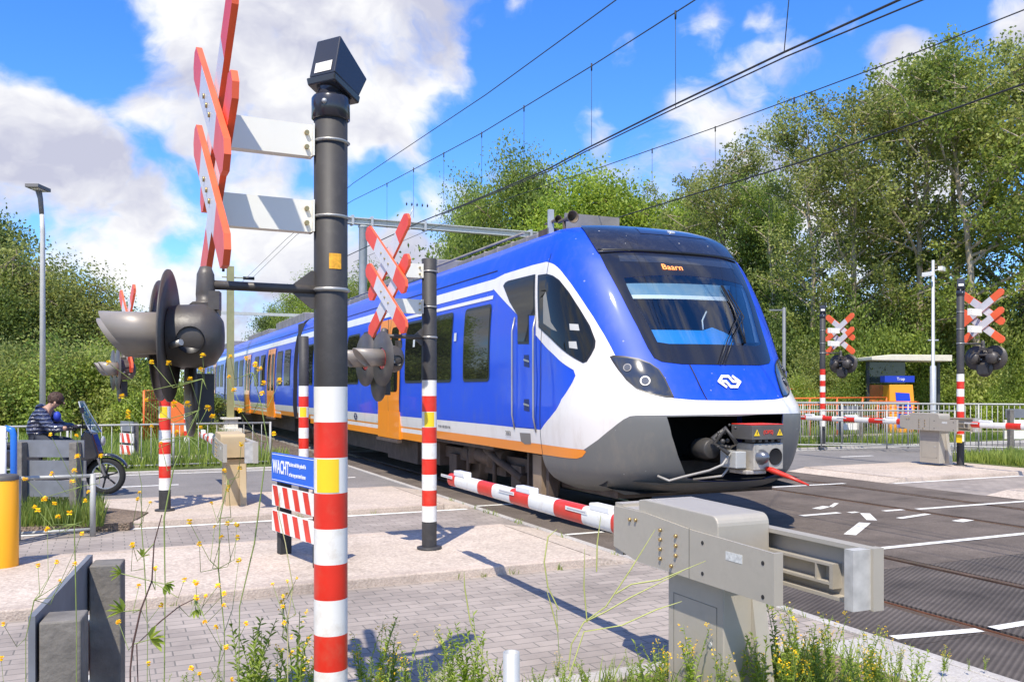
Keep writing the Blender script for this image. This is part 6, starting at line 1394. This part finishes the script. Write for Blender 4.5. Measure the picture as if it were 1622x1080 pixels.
MB().prism([(-.10, .55), (-.06, .62), (-.16, .95), (-.26, 1.0), (-.32, .9), (-.34, .5), (-.40, .30), (-.9, .26), (-.9, .34), (-.46, .38), (-.42, .5)], -.17, .17, SB, 'XZ').build('leg_shield', parent=scoot, bevel=.03)
MB().prism([(-.86, .30), (-1.25, .42), (-1.62, .62), (-1.66, .72), (-1.5, .74), (-.84, .70)], -.15, .15, SB, 'XZ').build('rear_body', parent=scoot, bevel=.04)
MB().prism([(-.80, .70), (-1.55, .74), (-1.58, .80), (-1.2, .82), (-.82, .78)], -.14, .14, mat('seat_vinyl', (.02, .02, .02), .6), 'XZ').build('seat', parent=scoot, bevel=.03)
hb_ = MB().tube([(-.22, 0, .92), (-.26, 0, 1.02)], .03, SB).tube([(-.40, -.33, 1.02), (-.30, -.2, 1.04), (-.26, 0, 1.02), (-.30, .2, 1.04), (-.40, .33, 1.02)], .016, BLACK, 8).build('handlebar', parent=scoot)
MB().tube([(-.28, -.2, 1.04), (-.26, -.3, 1.25)], .007, BLACK, 6).box((-.26, -.31, 1.29), (.03, .12, .08), BLACK).build('mirror', parent=hb_)
CG = glass_mat('clear_screen', (.80, .84, .88), 2.2)
b = MB(); vs = []
for i in range(7):
    f = i / 6; wd = .26 * (1 - .45 * f * f)
    for j in range(7): y = -wd + 2 * wd * j / 6; vs.append((-.06 - .26 * f - 1.2 * y * y, y, .95 + .46 * f))
b.add(vs, [(7 * i + j, 7 * i + j + 1, 7 * i + 8 + j, 7 * i + 7 + j) for i in range(6) for j in range(6)], CG, True); w_ = b.build('windscreen', parent=scoot, normals=False)
MB().tube([vs[0], vs[7], vs[14], vs[21], vs[28], vs[35], vs[42], vs[45], vs[48], vs[41], vs[34], vs[27], vs[20], vs[13], vs[6]], .009, mat('screen_rim', (.42, .44, .46), .3), 6).tube([(-.2, -.08, .95), (-.2, -.1, 1.2)], .008, BLACK).build('screen_rim', parent=w_)
MB().ball((-.045, 0, .82), .075, mat('scooter_lamp', (.4, .4, .4), .1, coat=1), 14, (.5, 1, 1)).build('headlight', parent=scoot)
# rider: seated, leaning forward, looking down
rider = thing('person', (fr_x - .0, ZS, 0), 'person in a shiny dark blue quilted jacket sitting bent forward on the scooter', 'person', R(12))
SK = mat('skin', (.45, .26, .18), .6)
X0 = -.93
hip = Vector((X0, 0, .86)); sp = Vector((X0 - .03, 0, 1.02)); ch = Vector((X0 + .06, 0, 1.20)); nk = Vector((X0 + .16, 0, 1.335)); hd = Vector((X0 + .25, 0, 1.40)); ht = Vector((X0 + .27, 0, 1.49))
V3 = [hip, sp, ch, nk, hd, ht]; E3 = [(0, 1), (1, 2), (2, 3), (3, 4), (4, 5)]; R3 = [(.14, .11), (.13, .10), (.14, .10), .055, .085, .07]
JV = [hip + Vector((0, 0, .01)), sp, ch]; JE = [(0, 1), (1, 2)]; JR = [(.19, .16), (.20, .17), (.19, .15)]
TV = [hip]; TE = []; TR_ = [(.15, .12)]
for sg in (-1, 1):
    sh = ch + Vector((.02, sg * .19, .05)); el = Vector((X0 + .24, sg * .27, 1.02)); wr = Vector((-.46, sg * .29, 1.03)); k = len(V3)
    V3 += [sh, el, wr]; E3 += [(2, k), (k, k + 1), (k + 1, k + 2)]; R3 += [.055, .045, .03]
    j = len(JV); JV += [sh, el, wr + Vector((-.04, 0, 0))]; JE += [(2, j), (j, j + 1), (j + 1, j + 2)]; JR += [.095, .08, .055]
    hipj = hip + Vector((.04, sg * .10, -.02)); kn = Vector((-.50, sg * .17, .80)); an = Vector((-.56, sg * .14, .40)); to = Vector((-.40, sg * .15, .37)); k = len(V3)
    V3 += [hipj, kn, an, to]; E3 += [(0, k), (k, k + 1), (k + 1, k + 2), (k + 2, k + 3)]; R3 += [.075, .055, .04, .035]
    q = len(TV); TV += [hipj, kn, an]; TE += [(0, q), (q, q + 1), (q + 1, q + 2)]; TR_ += [.095, .075, .06]
skin('body', V3, E3, R3, SK, rider)
JM = mat('jacket', (.045, .06, .13), .3, coat=.4)
t_ = JM.node_tree; bs = t_.nodes['Principled BSDF']; co = node(t_, 'ShaderNodeTexCoord').outputs['Object']; wv2 = node(t_, 'ShaderNodeTexWave'); wv2.bands_direction = 'Z'; wv2.inputs['Scale'].default_value = 5.5; wv2.inputs['Distortion'].default_value = 3.0; wv2.inputs['Detail Scale'].default_value = 2.5; t_.links.new(co, wv2.inputs['Vector'])
bp = node(t_, 'ShaderNodeBump'); bp.inputs['Strength'].default_value = 1; bp.inputs['Distance'].default_value = .03; t_.links.new(wv2.outputs['Fac'], bp.inputs['Height']); t_.links.new(bp.outputs[0], bs.inputs['Normal'])
cr = node(t_, 'ShaderNodeValToRGB'); cr.color_ramp.elements[0].color = (.02, .028, .08, 1); cr.color_ramp.elements[1].color = (.13, .15, .22, 1); cr.color_ramp.elements[0].position = .45; t_.links.new(wv2.outputs['Fac'], cr.inputs[0]); t_.links.new(cr.outputs[0], bs.inputs['Base Color'])  # quilting sheen painted in: paler crests, darker folds
jk = skin('jacket', JV, JE, JR, JM, rider)
skin('hood', [nk + Vector((-.13, -.07, -.02)), nk + Vector((-.17, 0, .03)), nk + Vector((-.13, .07, -.02))], [(0, 1), (1, 2)], [.06, .075, .06], JM, jk, 1)
skin('trousers', TV, TE, TR_, mat('trousers', (.03, .035, .05), .8), rider)
b = MB(); c_ = hd + Vector((-.005, 0, .035)); b.ball(c_ + Vector((-.012, 0, .02)), .112, mat('hair', (.06, .03, .02), .7, var=.3, vscale=30, bump=.6, bscale=60), 18, (1.02, .86, .95))
for k in range(60):
    a = rnd.uniform(0, 6.28); e = rnd.uniform(-.3, 1.4); d = Vector((math.cos(a) * math.cos(e), math.sin(a) * math.cos(e) * .86, math.sin(e))); p = c_ + Vector((-.012, 0, .02)) + d * .105
    if d.x > .55 and d.z < .3: continue
    b.tube([p, p + d * .02 + Vector((0, 0, -.03))], [.014, .004], MATS['hair'], 5)
b.build('hair', parent=rider)
b = MB(); fc = hd + Vector((.085, 0, .0)); b.ball(fc + Vector((.012, 0, -.01)), .016, SK, 8); 
for sg in (-1, 1): b.ball(fc + Vector((-.005, sg * .034, .018)), .011, BLACK, 8)
b.ball(fc + Vector((-.005, 0, -.048)), .018, mat('lips', (.4, .15, .12), .5), 8, (.5, 1.2, .4))
for sg in (-1, 1): b.ball(hd + Vector((-.005, sg * .088, -.01)), .024, SK, 8, (.8, .4, 1.2))
b.build('face', parent=rider)
MB().ball((X0 + .27, -.06, 1.19), .06, mat('scarf_blue', (.02, .05, .42), .6), 14, (.9, 1, 1.3)).build('scarf', parent=rider)
for sg in (-1, 1):
    b = MB(); wr = Vector((-.43, sg * .30, 1.03)); b.ball(wr + Vector((.02, 0, 0)), .04, BLACK, 12, (1.1, .75, .6))
    for k in range(4):
        y = sg * (.265 + .02 * k); b.tube([(-.40, y, 1.045), (-.37, y, 1.05), (-.352, y, 1.03), (-.365, y, 1.0), (-.39, y, .998)], [.010, .010, .009, .008, .006], BLACK, 6)
    b.tube([(-.42, sg * .262, 1.03), (-.40, sg * .245, 1.01), (-.38, sg * .24, 1.0)], [.011, .010, .008], BLACK, 6); b.build('glove', parent=rider)
    b = MB(); b.prism([(-.66, .36), (-.40, .36), (-.36, .39), (-.42, .44), (-.54, .47), (-.62, .50), (-.66, .46)], sg * .145 - .045, sg * .145 + .045, BLACK, 'XZ'); b.build('shoe', parent=rider, bevel=.015)
